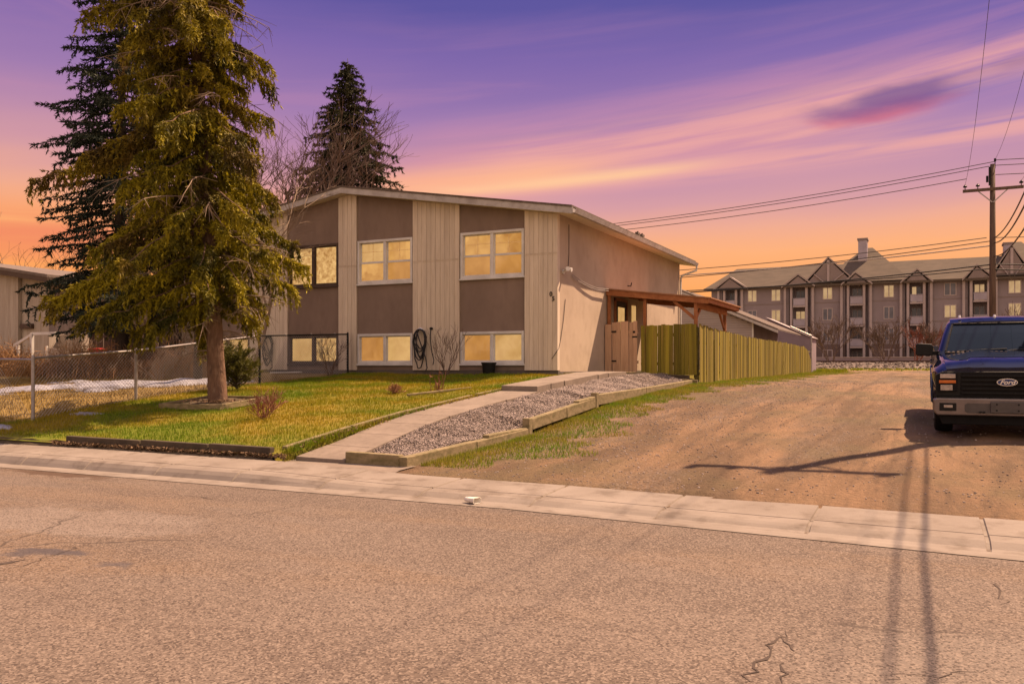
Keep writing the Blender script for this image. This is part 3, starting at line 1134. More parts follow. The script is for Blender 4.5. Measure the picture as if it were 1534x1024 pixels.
def lawn_s():
    while True:
        v = 9.62 + 12.2*rng.random()
        u = rng.uniform(-16.2, -8.35)
        return (u, v, yardz(u, v))


def dry_s():
    v = rng.uniform(9.6, 20)
    u = rng.uniform(-27, -16.1)
    return (u, v, yardz(u, v))


def verge_s():
    r = rng.random()
    if r < 0.55:
        v = rng.uniform(10.0, 26)
        w = interp(v, [(10, 1.0), (12, 1.6), (14, 1.35), (18, 0.95), (24, 1.0), (26, 1.3)])*(1 + .25*math.sin(v*2.3) + .2*math.sin(v*5.1))
        u = UT + 0.10 + w*rng.random()**1.8
    else:
        v = rng.uniform(25.5, 56)
        w = interp(v, [(25.5, 1.5), (30, 1.5), (45, 1.7), (56, 2.6)])*(1 + .25*math.sin(v*1.7))
        u = -6.15 + w*rng.random()**1.4
    return (u, v, alleyz(u, v))


def pathedge_s():
    v = rng.uniform(9.6, 21.6)
    u = -8.33 + rng.gauss(0, 0.05)
    return (u, v, yard(v) - 0.02)


def far_s():
    v = rng.uniform(54, 72)
    u = -6 + rng.uniform(-6, 1.5 if v < 64 else 26)
    if 58 < v < 65 and u > -5:
        v = rng.uniform(66, 72)
    return (u, v, (alley(max(u, -6.4), v) if v < 66 else 1.26))


stuff(blades('grass', 110000, lawn_s, 0.025, 0.075, 0.011, MT['grass']), 'patchy green and straw lawn in front of the house', 'grass')
stuff(blades('dry_grass', 30000, dry_s, 0.03, 0.10, 0.014, MT['drylawn']), 'straw coloured grass beyond the chain link fence', 'grass')
stuff(blades('verge_grass', 46000, verge_s, 0.02, 0.085, 0.014, MT['grassfresh']), 'fresh green grass along the timbers and board fence', 'grass')
stuff(blades('edge_grass', 6000, pathedge_s, 0.03, 0.11, 0.012, MT['grass']), 'ragged grass growing along the path edging', 'grass')
stuff(blades('far_grass', 9000, far_s, 0.06, 0.22, 0.05, MT['grass']), 'rough grass below the rail embankment', 'grass')


def leaf_s():
    r = rng.random()
    if r < 0.5:
        u = rng.uniform(-13.2, -8.2)
        v = 9.42 + abs(rng.gauss(0, 0.04))
        return (u, v, 0.20 + rng.uniform(0, 0.05))
    if r < 0.75:
        v = rng.uniform(9.8, 21)
        u = -8.34 + rng.gauss(0, 0.06)
        return (u, v, yard(v) + 0.02)
    if r < 0.9:
        a = rng.uniform(0, 6.28)
        q = abs(rng.gauss(0, 0.4))
        return (-13.3 + q*math.cos(a), 13.3 + q*math.sin(a), yard(13.3) + 0.09)
    u = rng.uniform(-23, -9.4)
    v = 22 - abs(rng.gauss(0, 0.5))
    return (u, v, yard(v) + 0.03)


n = 5000
P = np.array([leaf_s() for _ in range(n)])
q = npr.normal(0, 0.022, (n, 3, 3))
q[:, :, 2] *= 0.6
stuff(np_mesh('dead_leaves', (P[:, None, :] + q).reshape(-1, 3), np.arange(3*n).reshape(n, 3), MT['leaf']), 'dead brown leaves caught along the lawn edges', 'leaves')

# snow
mb = MB()


def snowpatch(cu, cv, ru, rv, h, seed):
    r2 = random.Random(seed)
    ph = [r2.uniform(0, 6.28) for _ in range(6)]
    n, m_ = 40, 9
    pts = [(cu, cv, yardz(cu, cv) + h)]
    for i in range(1, m_+1):
        t = i/m_
        for j in range(n):
            a = 2*math.pi*j/n
            rr = 1 + 0.16*math.sin(2*a+ph[0]) + 0.13*math.sin(3*a+ph[1]) + 0.10*math.sin(7*a+ph[2]) + 0.08*math.sin(11*a+ph[3])
            u, v = cu + ru*rr*t*math.cos(a), cv + rv*rr*t*math.sin(a)
            z = yardz(u, v) + h*(1-t**2.2)*(0.8 + 0.35*math.sin(5*u+ph[4])*math.sin(6*v+ph[5])) - (0.02 if i == m_ else 0)
            pts.append((u, v, z))
    fs = [(0, 1+j, 1+(j+1) % n) for j in range(n)]
    for i in range(m_-1):
        for j in range(n):
            fs.append((1+i*n+j, 1+(i+1)*n+j, 1+(i+1)*n+(j+1) % n, 1+i*n+(j+1) % n))
    mb.add(pts, fs)


for i, (su_, sv_, ra, rb, hh_) in enumerate(((-18.6, 17.9, 1.5, .75, .12), (-20.6, 17.2, 1.6, .7, .12), (-22.4, 16.4, 1.5, .65, .12), (-21.0, 18.4, 1.2, .5, .1), (-24.0, 15.6, 1.3, .55, .1),
        (-19.5, 16.1, .8, .3, .06), (-17.6, 18.7, .7, .5, .1), (-25.6, 14.8, 1.2, .4, .1), (-23.4, 18.3, 1.0, .35, .08), (-22.0, 14.9, .7, .22, .05), (-15.3, 11.7, .5, .15, .05), (-15.9, 10.2, .5, .14, .06))):
    snowpatch(su_, sv_ - (0.9 if sv_ > 14 else 0), ra*1.12, rb*1.25, hh_, i)
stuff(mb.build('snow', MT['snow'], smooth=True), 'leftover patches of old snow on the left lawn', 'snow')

# ------------------------------------------------------------------ the duplex
U0, UP, UL, VF, VB = -9.37, -16.61, -23.85, 22.1, 35.2
GZ = 1.22
zu = lambda u: 5.81 + (U0 - u)*0.161 if u > UP else 5.81 + (u - UL)*0.161       # roof underside
hx, hy = (U0+UL)/2, VF
house = thing('duplex_house', 'two storey brown and cream duplex with low gable roof and lit windows', 'house', (hx, hy, GZ))
SH = (hx, hy, GZ)
HB = lambda mbx, name, m, parent=None, **k: mbx.build(name, m, parent or house, shift=SH, **k)
# main body: gable walls
core = MB().prism([(U0, GZ-0.3), (U0, zu(U0)), (UP, zu(UP)), (UL, zu(UL)), (UL, GZ-0.3)], VF+0.12, VB)
HB(core, 'wall', MT['stucco'])
HB(MB().box(UL-0.01, VF-0.005, GZ-0.35, U0+0.02, VF+0.115, 1.40).box(U0+0.003, VF+0.12, GZ-0.3, U0+0.03, VB, 1.36), 'foundation', MT['foundation'])


def siding(ua, ub, proud):
    m = MB()
    n = max(3, round((ub-ua)/0.155))
    w = (ub-ua)/n
    m.prism([(ua, 1.40), (ub, 1.40), (ub, zu(ub)-.005), (ua, zu(ua)-.005)] if not (ua < UP < ub) else
            [(ua, 1.40), (ub, 1.40), (ub, zu(ub)-.005), (UP, zu(UP)-.005), (ua, zu(ua)-.005)], VF-proud+0.012, VF+0.118)
    for i in range(n):
        a, b = ua+i*w+0.006, ua+(i+1)*w-0.006
        if i == 0:
            a = ua - 0.004
        if i == n-1:
            b = ub + 0.004
        for lo, hi in ((1.395, 4.70), (4.715, None)):
            za, zb = (zu(a)-.008, zu(b)-.008) if hi is None else (hi, hi)
            m.prism([(a, lo), (b, lo), (b, zb), (a, za)], VF-proud, VF-proud+0.0115)
    m.box(ua-.01, VF-proud-0.008, 4.685, ub+.01, VF-proud-0.0005, 4.703)
    return m


def mirror(a, b):
    return (2*UP-b, 2*UP-a)


PANA, PANB = (-16.27, -14.15), (-12.53, -10.37)
for s in ((-16.96, -16.27), (-14.15, -12.53), (-10.37, U0+0.015)):
    HB(siding(s[0], s[1], 0.06), 'siding_panel', MT['siding'])
for s in (mirror(-14.15, -12.53), mirror(-10.37, U0+0.015)):
    HB(siding(s[0], s[1], 0.06), 'siding_panel', MT['siding'])
PANC, PAND = mirror(*PANA), mirror(*PANB)
PANC = (PANC[0], -16.96)


def window(ua, ub, z0, z1, kind, frame_m, panes, v=VF, parent=None):
    """frame > pane (glowing glass), muntin, sill"""
    f = MB()
    w = 0.075
    y0, y1 = v-0.045, v+0.115
    f.box(ua, y0, z0, ua+w, y1, z1).box(ub-w, y0, z0, ub, y1, z1)
    f.box(ua+w, y0, z1-w, ub-w, y1, z1).box(ua+w, y0, z0, ub-w, y1, z0+w)
    uc = (ua+ub)/2
    f.box(uc-0.05, y0+0.012, z0+w, uc+0.05, y1, z1-w)
    win = HB(f, 'window', frame_m, parent, bevel=0.006)
    zm = z0 + (z1-z0)*0.49
    cells = []
    for a, b in ((ua+w, uc-0.05), (uc+0.05, ub-w)):
        s = 0.032
        sash = MB()
        zz = [(z0+w, z1-w)] if kind != 'hung' else [(z0+w, zm), (zm, z1-w)]
        for i, (c, d) in enumerate(zz):
            yy = v+0.02 + (0.022 if i == 1 else 0)
            sash.box(a, yy, c, a+s, yy+0.05, d).box(b-s, yy, c, b, yy+0.05, d)
            sash.box(a+s, yy, c, b-s, yy+0.05, c+s).box(a+s, yy, d-s, b-s, yy+0.05, d)
            cells.append((a+s, b-s, c+s, d-s, yy+0.03, i))
        o = HB(sash, 'sash', frame_m, None)
        o.parent = win
    for i, (a, b, c, d, yy, row) in enumerate(cells):
        o = HB(MB().box(a-.004, yy, c-.004, b+.004, yy+0.006, d+.004), 'pane', panes[i % len(panes)], None)
        o.parent = win
        if kind == 'hung' and row == 1:
            mu = MB()
            mu.box((a+b)/2-.009, yy-0.008, c, (a+b)/2+.009, yy-0.001, d)
            mu.box(a, yy-0.0085, (c+d)/2+0.02, b, yy-0.0015, (c+d)/2+0.036)
            o = HB(mu, 'muntin', MT['w_muntin'], None)
            o.parent = win
    si = HB(MB().box(ua-0.03, v-0.085, z0-0.045, ub+0.03, v+0.10, z0-0.002), 'sill', frame_m, None, bevel=0.006)
    si.parent = win
    return win


def bay(pan, fm, up, lo, upk, lok):
    a, b = pan
    wz = (1.58, 2.53, 4.10, 5.47)
    HB(MB().prism([(a, wz[3]), (b, wz[3]), (b, zu(b)-.004), (a, zu(a)-.004)], VF-0.004, VF+0.118), 'stucco_panel', MT['brown'])
    HB(MB().box(a, VF-0.004, wz[1], b, VF+0.118, wz[2]-0.047), 'stucco_panel', MT['brown'])
    HB(MB().box(a, VF-0.004, 1.402, b, VF+0.118, wz[0]-0.047), 'stucco_panel', MT['brown'])
    window(a+0.035, b-0.035, wz[2], wz[3], upk, fm, up)
    window(a+0.035, b-0.035, wz[0], wz[1], lok, fm, lo)


bay(PANB, MT['white'], [MT['w_amber'], MT['w_room'], MT['w_amber'], MT['w_room']], [MT['w_amber'], MT['w_blind']], 'hung', 'slide')
bay(PANA, MT['white'], [MT['w_room'], MT['w_blind'], MT['w_amber'], MT['w_room']], [MT['w_amber'], MT['w_blind']], 'hung', 'slide')
bay(PANC, MT['brownframe'], [MT['w_reflect'], MT['w_reflect']], [MT['w_blind'], MT['w_reflect']], 'slide', 'slide')
bay(PAND, MT['brownframe'], [MT['w_room'], MT['w_reflect']], [MT['w_blind'], MT['w_blind']], 'slide', 'slide')
# roof slab with fascia, soffit boards, gutter
OV, OF = 0.60, 0.40
ue, uw = U0+OV, UL-OV
zr = lambda u: zu(u) + 0.004
T = 0.20
roof = MB()
roof.prism([(ue, zr(ue)+T-0.03), (ue, zr(ue)+T+0.02), (UP, zr(UP)+T+0.02), (uw, zr(uw)+T+0.02), (uw, zr(uw)+T-0.03), (UP, zr(UP)+T-0.03)], VF-OF-0.03, VB+0.4)
ro = HB(roof, 'roof', MT['shingle'])
so = HB(MB().prism([(ue-0.02, zr(ue)+0.0), (ue-0.02, zr(ue)+T-0.035), (UP, zr(UP)+T-0.035), (uw+.02, zr(uw)+T-0.035), (uw+.02, zr(uw)), (UP, zr(UP))], VF-OF+0.03, VB+0.36), 'soffit', MT['soffit'])
for a, b in ((UP, ue), (uw, UP)):
    HB(MB().prism([(a, zr(a)-0.015), (b, zr(b)-0.015), (b, zr(b)+T-0.032), (a, zr(a)+T-0.032)], VF-OF-0.005, VF-OF+0.028), 'fascia', MT['fascia'])
g = MB()
g.prism([(ue+0.005, zr(ue)+0.13), (ue+0.005, zr(ue)+0.01), (ue+0.09, zr(ue)+0.0), (ue+0.125, zr(ue)+0.12), (ue+0.115, zr(ue)+0.12), (ue+0.082, zr(ue)+0.012), (ue+0.015, zr(ue)+0.02), (ue+0.015, zr(ue)+0.13)], VF-OF, VB+0.35)
gut = HB(g, 'gutter', MT['fascia'])
d = MB()
d.tube([(ue+0.06, VB+0.25, zr(ue)+0.0), (ue+0.06, VB+0.25, zr(ue)-0.18), (U0+0.12, VB-0.08, zr(ue)-0.42), (U0+0.07, VB-0.08, zr(ue)-0.6), (U0+0.07, VB-0.08, 1.35)], 0.045, 8)
HB(d, 'downspout', MT['white'])
for k, vv in enumerate((27.6, 28.1)):
    HB(MB().box(ue-0.10, vv, zr(ue)+T+.05, ue+0.0, vv+0.26, zr(ue)+T+.12).tube([(ue-0.05, vv+0.13, zr(ue)+T+.02), (ue-0.05, vv+0.13, zr(ue)+T+.16)], 0.03), 'roof_clip', MT['shingle'])
# house number
def text_mesh(s, size, name, m, parent, M4, depth=0.01, shear=0.0, align='CENTER'):
    cu = bpy.data.curves.new(name, 'FONT')
    cu.body = s
    cu.size = size
    cu.extrude = depth
    cu.shear = shear
    cu.offset = size*0.018
    cu.align_x = align
    cu.align_y = 'CENTER'
    ob = bpy.data.objects.new(name + '_tmp', cu)
    COL.objects.link(ob)
    dg = bpy.context.evaluated_depsgraph_get()
    me = bpy.data.meshes.new_from_object(ob.evaluated_get(dg))
    bpy.data.objects.remove(ob)
    bpy.data.curves.remove(cu)
    me.transform(M4)
    me.materials.clear()
    me.materials.append(m)
    me.name = name
    o = bpy.data.objects.new(name, me)
    COL.objects.link(o)
    o.parent = parent
    return o


for ch, px, py in (('0', 825.5, 440.5), ('5', 829, 447.5)):
    u, z = U_at(px, VF-.06), Z_at(px, py, VF-.06)
    M4 = Matrix.Translation((u-SH[0], VF-0.072-SH[1], z-SH[2])) @ Matrix.Rotation(R(90), 4, 'X') @ Matrix.Diagonal((.95, 1, 1, 1))
    text_mesh(ch, 0.18, 'house_number', MT['numblack'], house, M4, 0.008)
# side door with glowing sidelight under the cover
d = MB()
dv0, dv1 = 26.95, 28.05
d.box(U0+0.004, dv0-0.08, 1.62, U0+0.07, dv0, 3.78).box(U0+0.004, dv1, 1.62, U0+0.07, dv1+0.08, 3.78).box(U0+0.004, dv0-.08, 3.7, U0+0.068, dv1+0.08, 3.79)
door = HB(MB().box(U0+0.003, dv0, 1.62, U0+0.045, dv1, 3.70), 'door', MT['brownframe'])
o = HB(d, 'door_frame', MT['cedar'])
o = HB(MB().box(U0+0.046, dv0+0.22, 2.55, U0+0.052, dv1-0.22, 3.5), 'door_window', MT['w_blind'])
o.parent = door
o = HB(MB().tube([(U0+0.05, dv0+0.1, 2.6), (U0+0.11, dv0+0.1, 2.6), (U0+0.11, dv0+0.22, 2.6)], 0.015), 'handle', MT['silver'])
o.parent = door
HB(MB().box(U0+0.003, 28.75, 2.3, U0+0.05, 29.1, 3.65), 'sidelight', MT['w_blind'])
# flood light, hook, cables on the side wall
fl = MB()
fv = V_on(848, U0+.1)
fz = ZV_on(848, 407, U0+.1)
fl.tube([(U0+0.004, fv, fz), (U0+0.04, fv, fz)], 0.065, 10)
lamp = HB(fl, 'flood_light', MT['white'])
for s in (-1, 1):
    m = MB().tube([(U0+0.04, fv, fz), (U0+0.10, fv+s*0.06, fz+0.05), (U0+0.13, fv+s*0.09, fz+0.07), (U0+0.24, fv+s*0.14-0.05, fz+0.06)], [0.018, 0.02, 0.045, 0.065], 10)
    o = HB(m, 'lamp_head', MT['white'])
    o.parent = lamp
HB(MB().tube([(U0+0.004, V_on(940, U0), ZV_on(940, 428, U0)), (U0+0.12, V_on(940, U0), ZV_on(940, 428, U0)-.02), (U0+.14, V_on(940, U0)+.03, ZV_on(940, 428, U0)+.10)], 0.02, 6), 'wall_hook', MT['black'])


def sidepts(pl):
    return [(U0+0.02, V_on(px, U0), ZV_on(px, py, U0)) for px, py in pl]


HB(MB().tube(sidepts([(851.5, 336), (851.5, 380), (850, 402)]), 0.009, 5), 'wall_cable', MT['cable'])
HB(MB().tube(sidepts([(846, 448), (843, 480), (839, 508), (836, 522)]) + [(U0+.02, VF-0.07, 1.95), (U0-0.15, VF-0.075, 1.72)], 0.009, 5), 'wall_cable', MT['cable'])
cp = [(855, 411), (866, 420), (878, 427), (890, 432), (906, 433)]
HB(MB().tube([(U0+0.05+0.02*i, p[1], p[2]) for i, p in enumerate(sidepts(cp))], 0.011, 5), 'service_cable', MT['lightcable'])
HB(MB().tube([(U0+0.05+0.02*i, p[1], p[2]-.06) for i, p in enumerate(sidepts(cp))], 0.011, 5), 'service_cable', MT['lightcable'])

# ------------------------------------------------------------------ things on and by the facade
def hose(px, ztop, zbot, w, seed, label, peg_m):
    r2 = random.Random(seed)
    u = U_at(px, VF-0.12)
    t = thing('garden_hose', label, 'hose', (u, VF-0.07, ztop))
    m = MB()
    m.tube([(0, 0.06, 0), (0, -0.10, 0.0), (0, -0.12, 0.05)], 0.018, 6)
    m.tube([(-0.13+0.26*i/8, -0.06, 0.0+0.06*math.sin(math.pi*i/8)) for i in range(9)], 0.02, 6)
    m.build('hanger', peg_m, t)
    c = MB()
    pts = []
    L = ztop - zbot
    for k in range(6):
        ww = w*(0.8 + 0.35*r2.random())
        hh = L*(0.45 + 0.55*r2.random())
        yo = -0.04 - 0.02*k
        for i in range(18):
            a = 2*math.pi*i/18
            x = ww*math.sin(a)*(0.75+0.25*math.cos(a))
            z = -hh/2 + hh/2*math.cos(a)
            pts.append((x + 0.02*r2.uniform(-1, 1), yo, z+0.03))
    pts += [(w*0.9, -0.12, -L*0.7), (w*1.3, -0.2, -L*0.95), (w*1.6, -0.4, -L-0.02)]
    c.tube(pts, 0.017, 6)
    c.build('hose_coil', MT['hose'], t, smooth=True)
    return t


hose(630, 2.60, 1.40, 0.25, 3, 'black hose coiled on the cream siding between the two white framed lower windows', MT['silver'])
hose(402, 2.48, 1.42, 0.23, 5, 'black hose coiled on siding beside the brown framed lower window', MT['black'])
u, z = U_at(646, VF-.1), Z_at(646, 492, VF-.1)
t = thing('wall_tap', 'small wall tap with hanging black pipe beside the coiled hose', 'tap', (u, VF-0.065, z))
MB().tube([(0, 0.006, 0), (0, -0.08, 0)], 0.04, 8).build('tap_body', MT['black'], t)
MB().tube([(0, -0.07, 0), (0.0, -0.1, -0.3), (0.06, -0.1, -0.7), (0.12, -0.08, -0.95), (0.10, -0.1, -1.1)], 0.016, 6).build('pipe', MT['hose'], t)
# black pot
u = U_at(733, 21.75)
t = thing('plant_pot', 'empty black plastic plant pot below the lit lower window', 'plant pot', (u, 21.72, 1.25))
MB().loft([[(r*math.cos(a), r*math.sin(a), z) for a in [2*math.pi*i/20 for i in range(20)]] for r, z in ((0.165, -0.02), (0.205, 0.33), (0.225, 0.33), (0.225, 0.375), (0.20, 0.375), (0.19, 0.30))]).build('pot', MT['black'], t)
MB().tube([(0, 0, 0.24), (0, 0, 0.30)], 0.185, 16).build('soil', MT['soil'], t)
# white litter bits near facade: pale board lying under the brown framed window
tag(MB().bar((-19.0, 21.2, 1.31), (-17.9, 21.35, 1.33), 0.12, 0.035).build('wood_plank', MT['white'], bevel=.004), 'pale plank lying on the soil below the brown framed window', 'plank')

# ------------------------------------------------------------------ patio cover
VC = 26.15
cov = thing('patio_cover', 'red cedar patio cover with sloping roof against the side wall', 'patio cover', (-7.7, 28.2, 1.3))
CS = (-7.7, 28.2, 1.3)
CB = lambda m, n, mt, p=None, **k: m.build(n, mt, p or cov, shift=CS, **k)
cz = lambda u: 3.98 + (u - U0)*(3.58-3.98)/(-6.05 - U0)
CB(MB().prism([(U0+.01, cz(U0)+.02), (-5.95, cz(-5.95)+.02), (-5.95, cz(-5.95)+.055), (U0+.01, cz(U0)+.055)], VC-0.12, 30.7), 'roof', MT['polyroof'])
CB(MB().prism([(U0+.02, cz(U0)-.17), (-6.05, cz(-6.05)-.15), (-6.05, cz(-6.05)+.018), (U0+.02, cz(U0)+.018)], VC-0.08, VC-0.03), 'front_beam', MT['cedar'])
CB(MB().prism([(U0+.02, cz(U0)-.15), (-6.05, cz(-6.05)-.14), (-6.05, cz(-6.05)+.018), (U0+.02, cz(U0)+.018)], 30.55, 30.6), 'back_beam', MT['cedar'])
for vv in (27.3, 28.4, 29.5):
    CB(MB().prism([(U0+.02, cz(U0)-.11), (-6.05, cz(-6.05)-.11), (-6.05, cz(-6.05)+.016), (U0+.02, cz(U0)+.016)], vv, vv+0.045), 'rafter', MT['cedar'])
CB(MB().box(-6.50, VC-0.03, cz(-6.4)-.30, -6.41, 30.55, cz(-6.4)-.12), 'side_beam', MT['cedar'])
CB(MB().box(-6.046, VC-0.1, cz(-6.05)-.12, -6.01, 30.65, cz(-6.05)+.015), 'edge_board', MT['cedar'])
for (pu, pv) in ((U0+0.09, VC), (-8.12, VC+.12), (-6.455, VC), (-6.455, 30.3)):
    CB(MB().box(pu-0.05, pv-0.02, 1.15, pu+0.05, pv+0.08, cz(pu)-.12), 'post', MT['cedar'], bevel=.006)
for (p, q_) in (((-6.455, VC+0.09, 3.05), (-6.455, VC+.75, 3.42)), ((-6.455, 30.2, 2.85), (-6.455, 29.4, 3.42)), ((-6.5, VC+.04, 3.0), (-7.15, VC+.04, 3.55))):
    CB(MB().bar(p, q_, 0.06, 0.09), 'brace', MT['cedar'])

# ------------------------------------------------------------------ gate and board fences
def boards(m, p0, p1, z0f, z1f, w, th, gap, seed, tilt=0.012, hv=0.02, gappy=0.0):
    r2 = random.Random(seed)
    p0, p1 = Vector((*p0, 0)), Vector((*p1, 0))
    L = (p1-p0).length
    d = (p1-p0)/L
    n_ = Vector((d.y, -d.x, 0))
    s = 0.0
    i = 0
    while s < L - w*0.5:
        ww = w*r2.uniform(0.92, 1.05)
        a, b = s, min(s+ww, L)
        c = (a+b)/2
        off = n_*r2.uniform(-0.018, 0.018)
        zz0, zz1 = z0f(c) + r2.uniform(-hv, hv)*0.6, z1f(c) + r2.uniform(-hv, hv)
        sh = r2.uniform(-tilt, tilt)
        vs = []
        for z_, t_ in ((zz0, 0), (zz1, sh)):
            for q_, o_ in ((a, 0), (b, 0), (b, th), (a, th)):
                pp = p0 + d*(q_+t_) + off + n_*o_
                vs.append((pp.x, pp.y, z_))
        m.add(vs, [(0, 3, 2, 1), (4, 5, 6, 7), (0, 1, 5, 4), (1, 2, 6, 5), (2, 3, 7, 6), (3, 0, 4, 7)])
        s = b + gap*r2.uniform(0.5, 1.6) + (gappy if r2.random() < 0.13 else 0)
        i += 1


VG = 25.95
gate = thing('garden_gate', 'unpainted pale wooden gate beside the house side wall', 'gate', (-8.75, VG, 1.25))
GS = (-8.75, VG, 1.25)
m = MB()
boards(m, (U0+0.28, VG), (-8.22, VG), lambda s: 1.27, lambda s: 2.93, 0.135, 0.022, 0.006, 4)
m.build('gate_panel', MT['gatewood'], gate, shift=GS)
m = MB()
boards(m, (U0+0.03, VG), (U0+0.26, VG), lambda s: 1.27, lambda s: 2.84, 0.11, 0.022, 0.006, 5)
m.build('fixed_panel', MT['gatewood'], gate, shift=GS)
for zz in (1.6, 2.55):
    MB().box(U0+0.05, VG+0.003, zz, -8.24, VG+0.045, zz+0.09).build('gate_rail', MT['gatewood'], gate, shift=GS)
for zz in (1.66, 2.60):
    MB().box(U0+0.2, VG-0.036, zz, U0+0.42, VG-0.024, zz+0.045).build('hinge', MT['black'], gate, shift=GS)
MB().box(-8.42, VG-0.04, 2.42, -8.26, VG-0.024, 2.47).tube([(-8.36, VG-.03, 2.6), (-8.36, VG-.06, 2.6)], 0.04, 8).build('latch', MT['black'], gate, shift=GS)

cf = thing('board_fence', 'green painted board fence section facing the street beside the wooden gate', 'fence', (-7.2, VG, 1.2), group='green board fences')
FS = (-7.2, VG, 1.2)
m = MB()
boards(m, (-8.13, VG), (-6.33, VG), lambda s: 1.24, lambda s: 2.80+0.01*s, 0.125, 0.02, 0.004, 6, gappy=0.016)
m.build('board_panel', MT['fence'], cf, shift=FS)
for zz in (1.55, 2.45):
    MB().box(-8.15, VG+0.005, zz, -6.34, VG+0.045, zz+0.09).build('rail', MT['fencedark'], cf, shift=FS)
for uu in (-8.10, -6.38):
    MB().box(uu-0.05, VG+0.048, 1.0, uu+0.045, VG+0.14, 2.72).build('post', MT['fencedark'], cf, shift=FS)

VE = 53.6
af = thing('board_fence', 'long weathered green board fence running back along the dirt alley', 'fence', (-6.3, 39, 1.1), group='green board fences')
FS = (-6.3, 39.0, 1.1)


def ftop(s):
    v_ = VG + s
    z = interp(v_, [(25.95, 2.81), (28, 2.74), (34, 2.64), (40, 2.66), (44, 2.68), (49, 2.62), (50.5, 2.66), (52, 2.45), (53.6, 1.95)])
    return z


m = MB()
boards(m, (-6.30, VG-0.02), (-6.30, VE), lambda s: alley(-6.3, VG+s)-0.03 + 0.02*math.sin(s), ftop, 0.118, 0.02, 0.016, 8, tilt=0.03, hv=0.03, gappy=0.02)
m.build('board_panel', MT['fence'], af, shift=FS)
for hz in (0.3, 1.25):
    m = MB()
    for k in range(11):
        a, b = VG + 0.06 + k*2.5, min(VG + 0.06 + (k+1)*2.5 - 0.01, VE)
        m.bar((-6.335, a, alley(-6.3, a)+hz), (-6.335, b, alley(-6.3, b)+hz), 0.04, 0.09)
    m.build('rail', MT['fencedark'], af, shift=FS)
for k in range(12):
    v_ = VG + 0.12 + k*2.48
    MB().box(-6.46, v_-0.045, alley(-6.3, v_)-0.3, -6.36, v_+0.045, min(alley(-6.3, v_)+1.4, ftop(v_-VG)-.1)).build('post', MT['fencedark'], af, shift=FS)
# pipe frame at far end of fence
pv = VE + 0.15
t = thing('pipe_frame', 'galvanised pipe post with sloping top rail at the far fence end', 'fence', (-6.28, pv, 1.15))
ptop = ZV_on(1216, 503, -6.28)
MB().tube([(0, 0, -0.3), (0, 0, ptop-1.15)], 0.05, 8).build('post', MT['galv'], t)
u1, z1 = U_at(1184, pv), Z_at(1184, 489, pv)
MB().tube([(0, 0, ptop-1.15), (u1+6.28, 0.0, z1-1.15)], 0.05, 8).build('top_rail', MT['galv'], t)

# ------------------------------------------------------------------ garage and shed behind
vg = 44.0
ga, gb = -16.5, U_at(1128, vg)
zg = lambda px, py: Z_at(px, py, vg)
rid = -12.0
p1 = (U_at(1167, vg), zg(1167, 494))
p2 = (U_at(1060, vg), zg(1060, 451))
sl = (p1[1]-p2[1])/(p1[0]-p2[0])
gz = lambda u: p1[1] + sl*(u-p1[0]) if u > rid else p1[1] + sl*(2*rid-u-p1[0])
gar = thing('garage', 'grey sided garage with gable roof behind the green fence', 'garage', (-12, vg, 1.3))
GG = (-12.0, vg, 1.3)
MB().prism([(gb, 1.0), (gb, gz(gb)-.15), (rid, gz(rid)-.15), (ga, gz(ga)-.15), (ga, 1.0)], vg+0.03, vg+8).build('wall', MT['shed'], gar, shift=GG)
m = MB()
z = 1.1
while z < gz(rid)-.2:
    a = gb
    zz = min(z+0.125, gz(rid)-.16)
    right = min(gb, p1[0] + (zz+.16-p1[1])/sl)
    left = 2*rid - right
    m.box(max(ga, left), vg, z, right, vg+0.029, zz-0.012)
    z += 0.125
m.build('siding', MT['garage'], gar, shift=GG)
e1 = p1[0]+0.0
MB().prism([(e1, gz(e1)-.02), (e1, gz(e1)+.05), (rid, gz(rid)+.05), (2*rid-e1, gz(e1)+.05), (2*rid-e1, gz(e1)-.02), (rid, gz(rid)-.02)], vg-0.35, vg+8.3).build('roof', MT['shingle'], gar, shift=GG)
MB().prism([(e1, gz(e1)-.17), (e1, gz(e1)-.025), (rid, gz(rid)-.025), (rid, gz(rid)-.17)], vg-0.36, vg-0.31).build('fascia', MT['fascia'], gar, shift=GG)
MB().box(gb-0.05, vg-0.01, 1.1, gb+0.02, vg+0.08, gz(gb)-.17).build('corner_trim', MT['white'], gar, shift=GG)
f = MB().box(gb+0.003, vg+0.6, 2.0, gb+0.03, vg+3.4, 2.95).build('window', MT['white'], gar, shift=GG)
o = MB().box(gb+0.031, vg+0.7, 2.06, gb+0.036, vg+3.3, 2.9).build('pane', MT['balcony'], f, shift=GG)
vs_ = 54.5
a, b = U_at(1150, vs_), U_at(1214, vs_)
sh = thing('garden_shed', 'low purplish grey shed with sloping top behind the fence end', 'shed', ((a+b)/2, vs_, 1.15))
SS = ((a+b)/2, vs_, 1.15)
za, zb = Z_at(1150, 477, vs_), Z_at(1214, 505, vs_)
MB().prism([(a, 0.9), (b, 0.9), (b, zb), (a, za)], vs_, vs_+3).build('wall', MT['shed'], sh, shift=SS)
MB().prism([(a-.1, za+.05), (b+.1, zb-.03), (b+.1, zb+.005), (a-.1, za+.085)], vs_-0.15, vs_+3.1).build('roof', MT['garage'], sh, shift=SS)

# ------------------------------------------------------------------ retaining timbers, lawn edging
def timber(p0, p1, w, h, label, m='timber', cat='timber', group='landscape timbers'):
    c = [(a+b)/2 for a, b in zip(p0, p1)]
    o = MB().bar([a-b for a, b in zip(p0, c)], [a-b for a, b in zip(p1, c)], w, h).build('landscape_timber', MT[m], bevel=0.012)
    o.location = c
    return tag(o, label, cat, group)


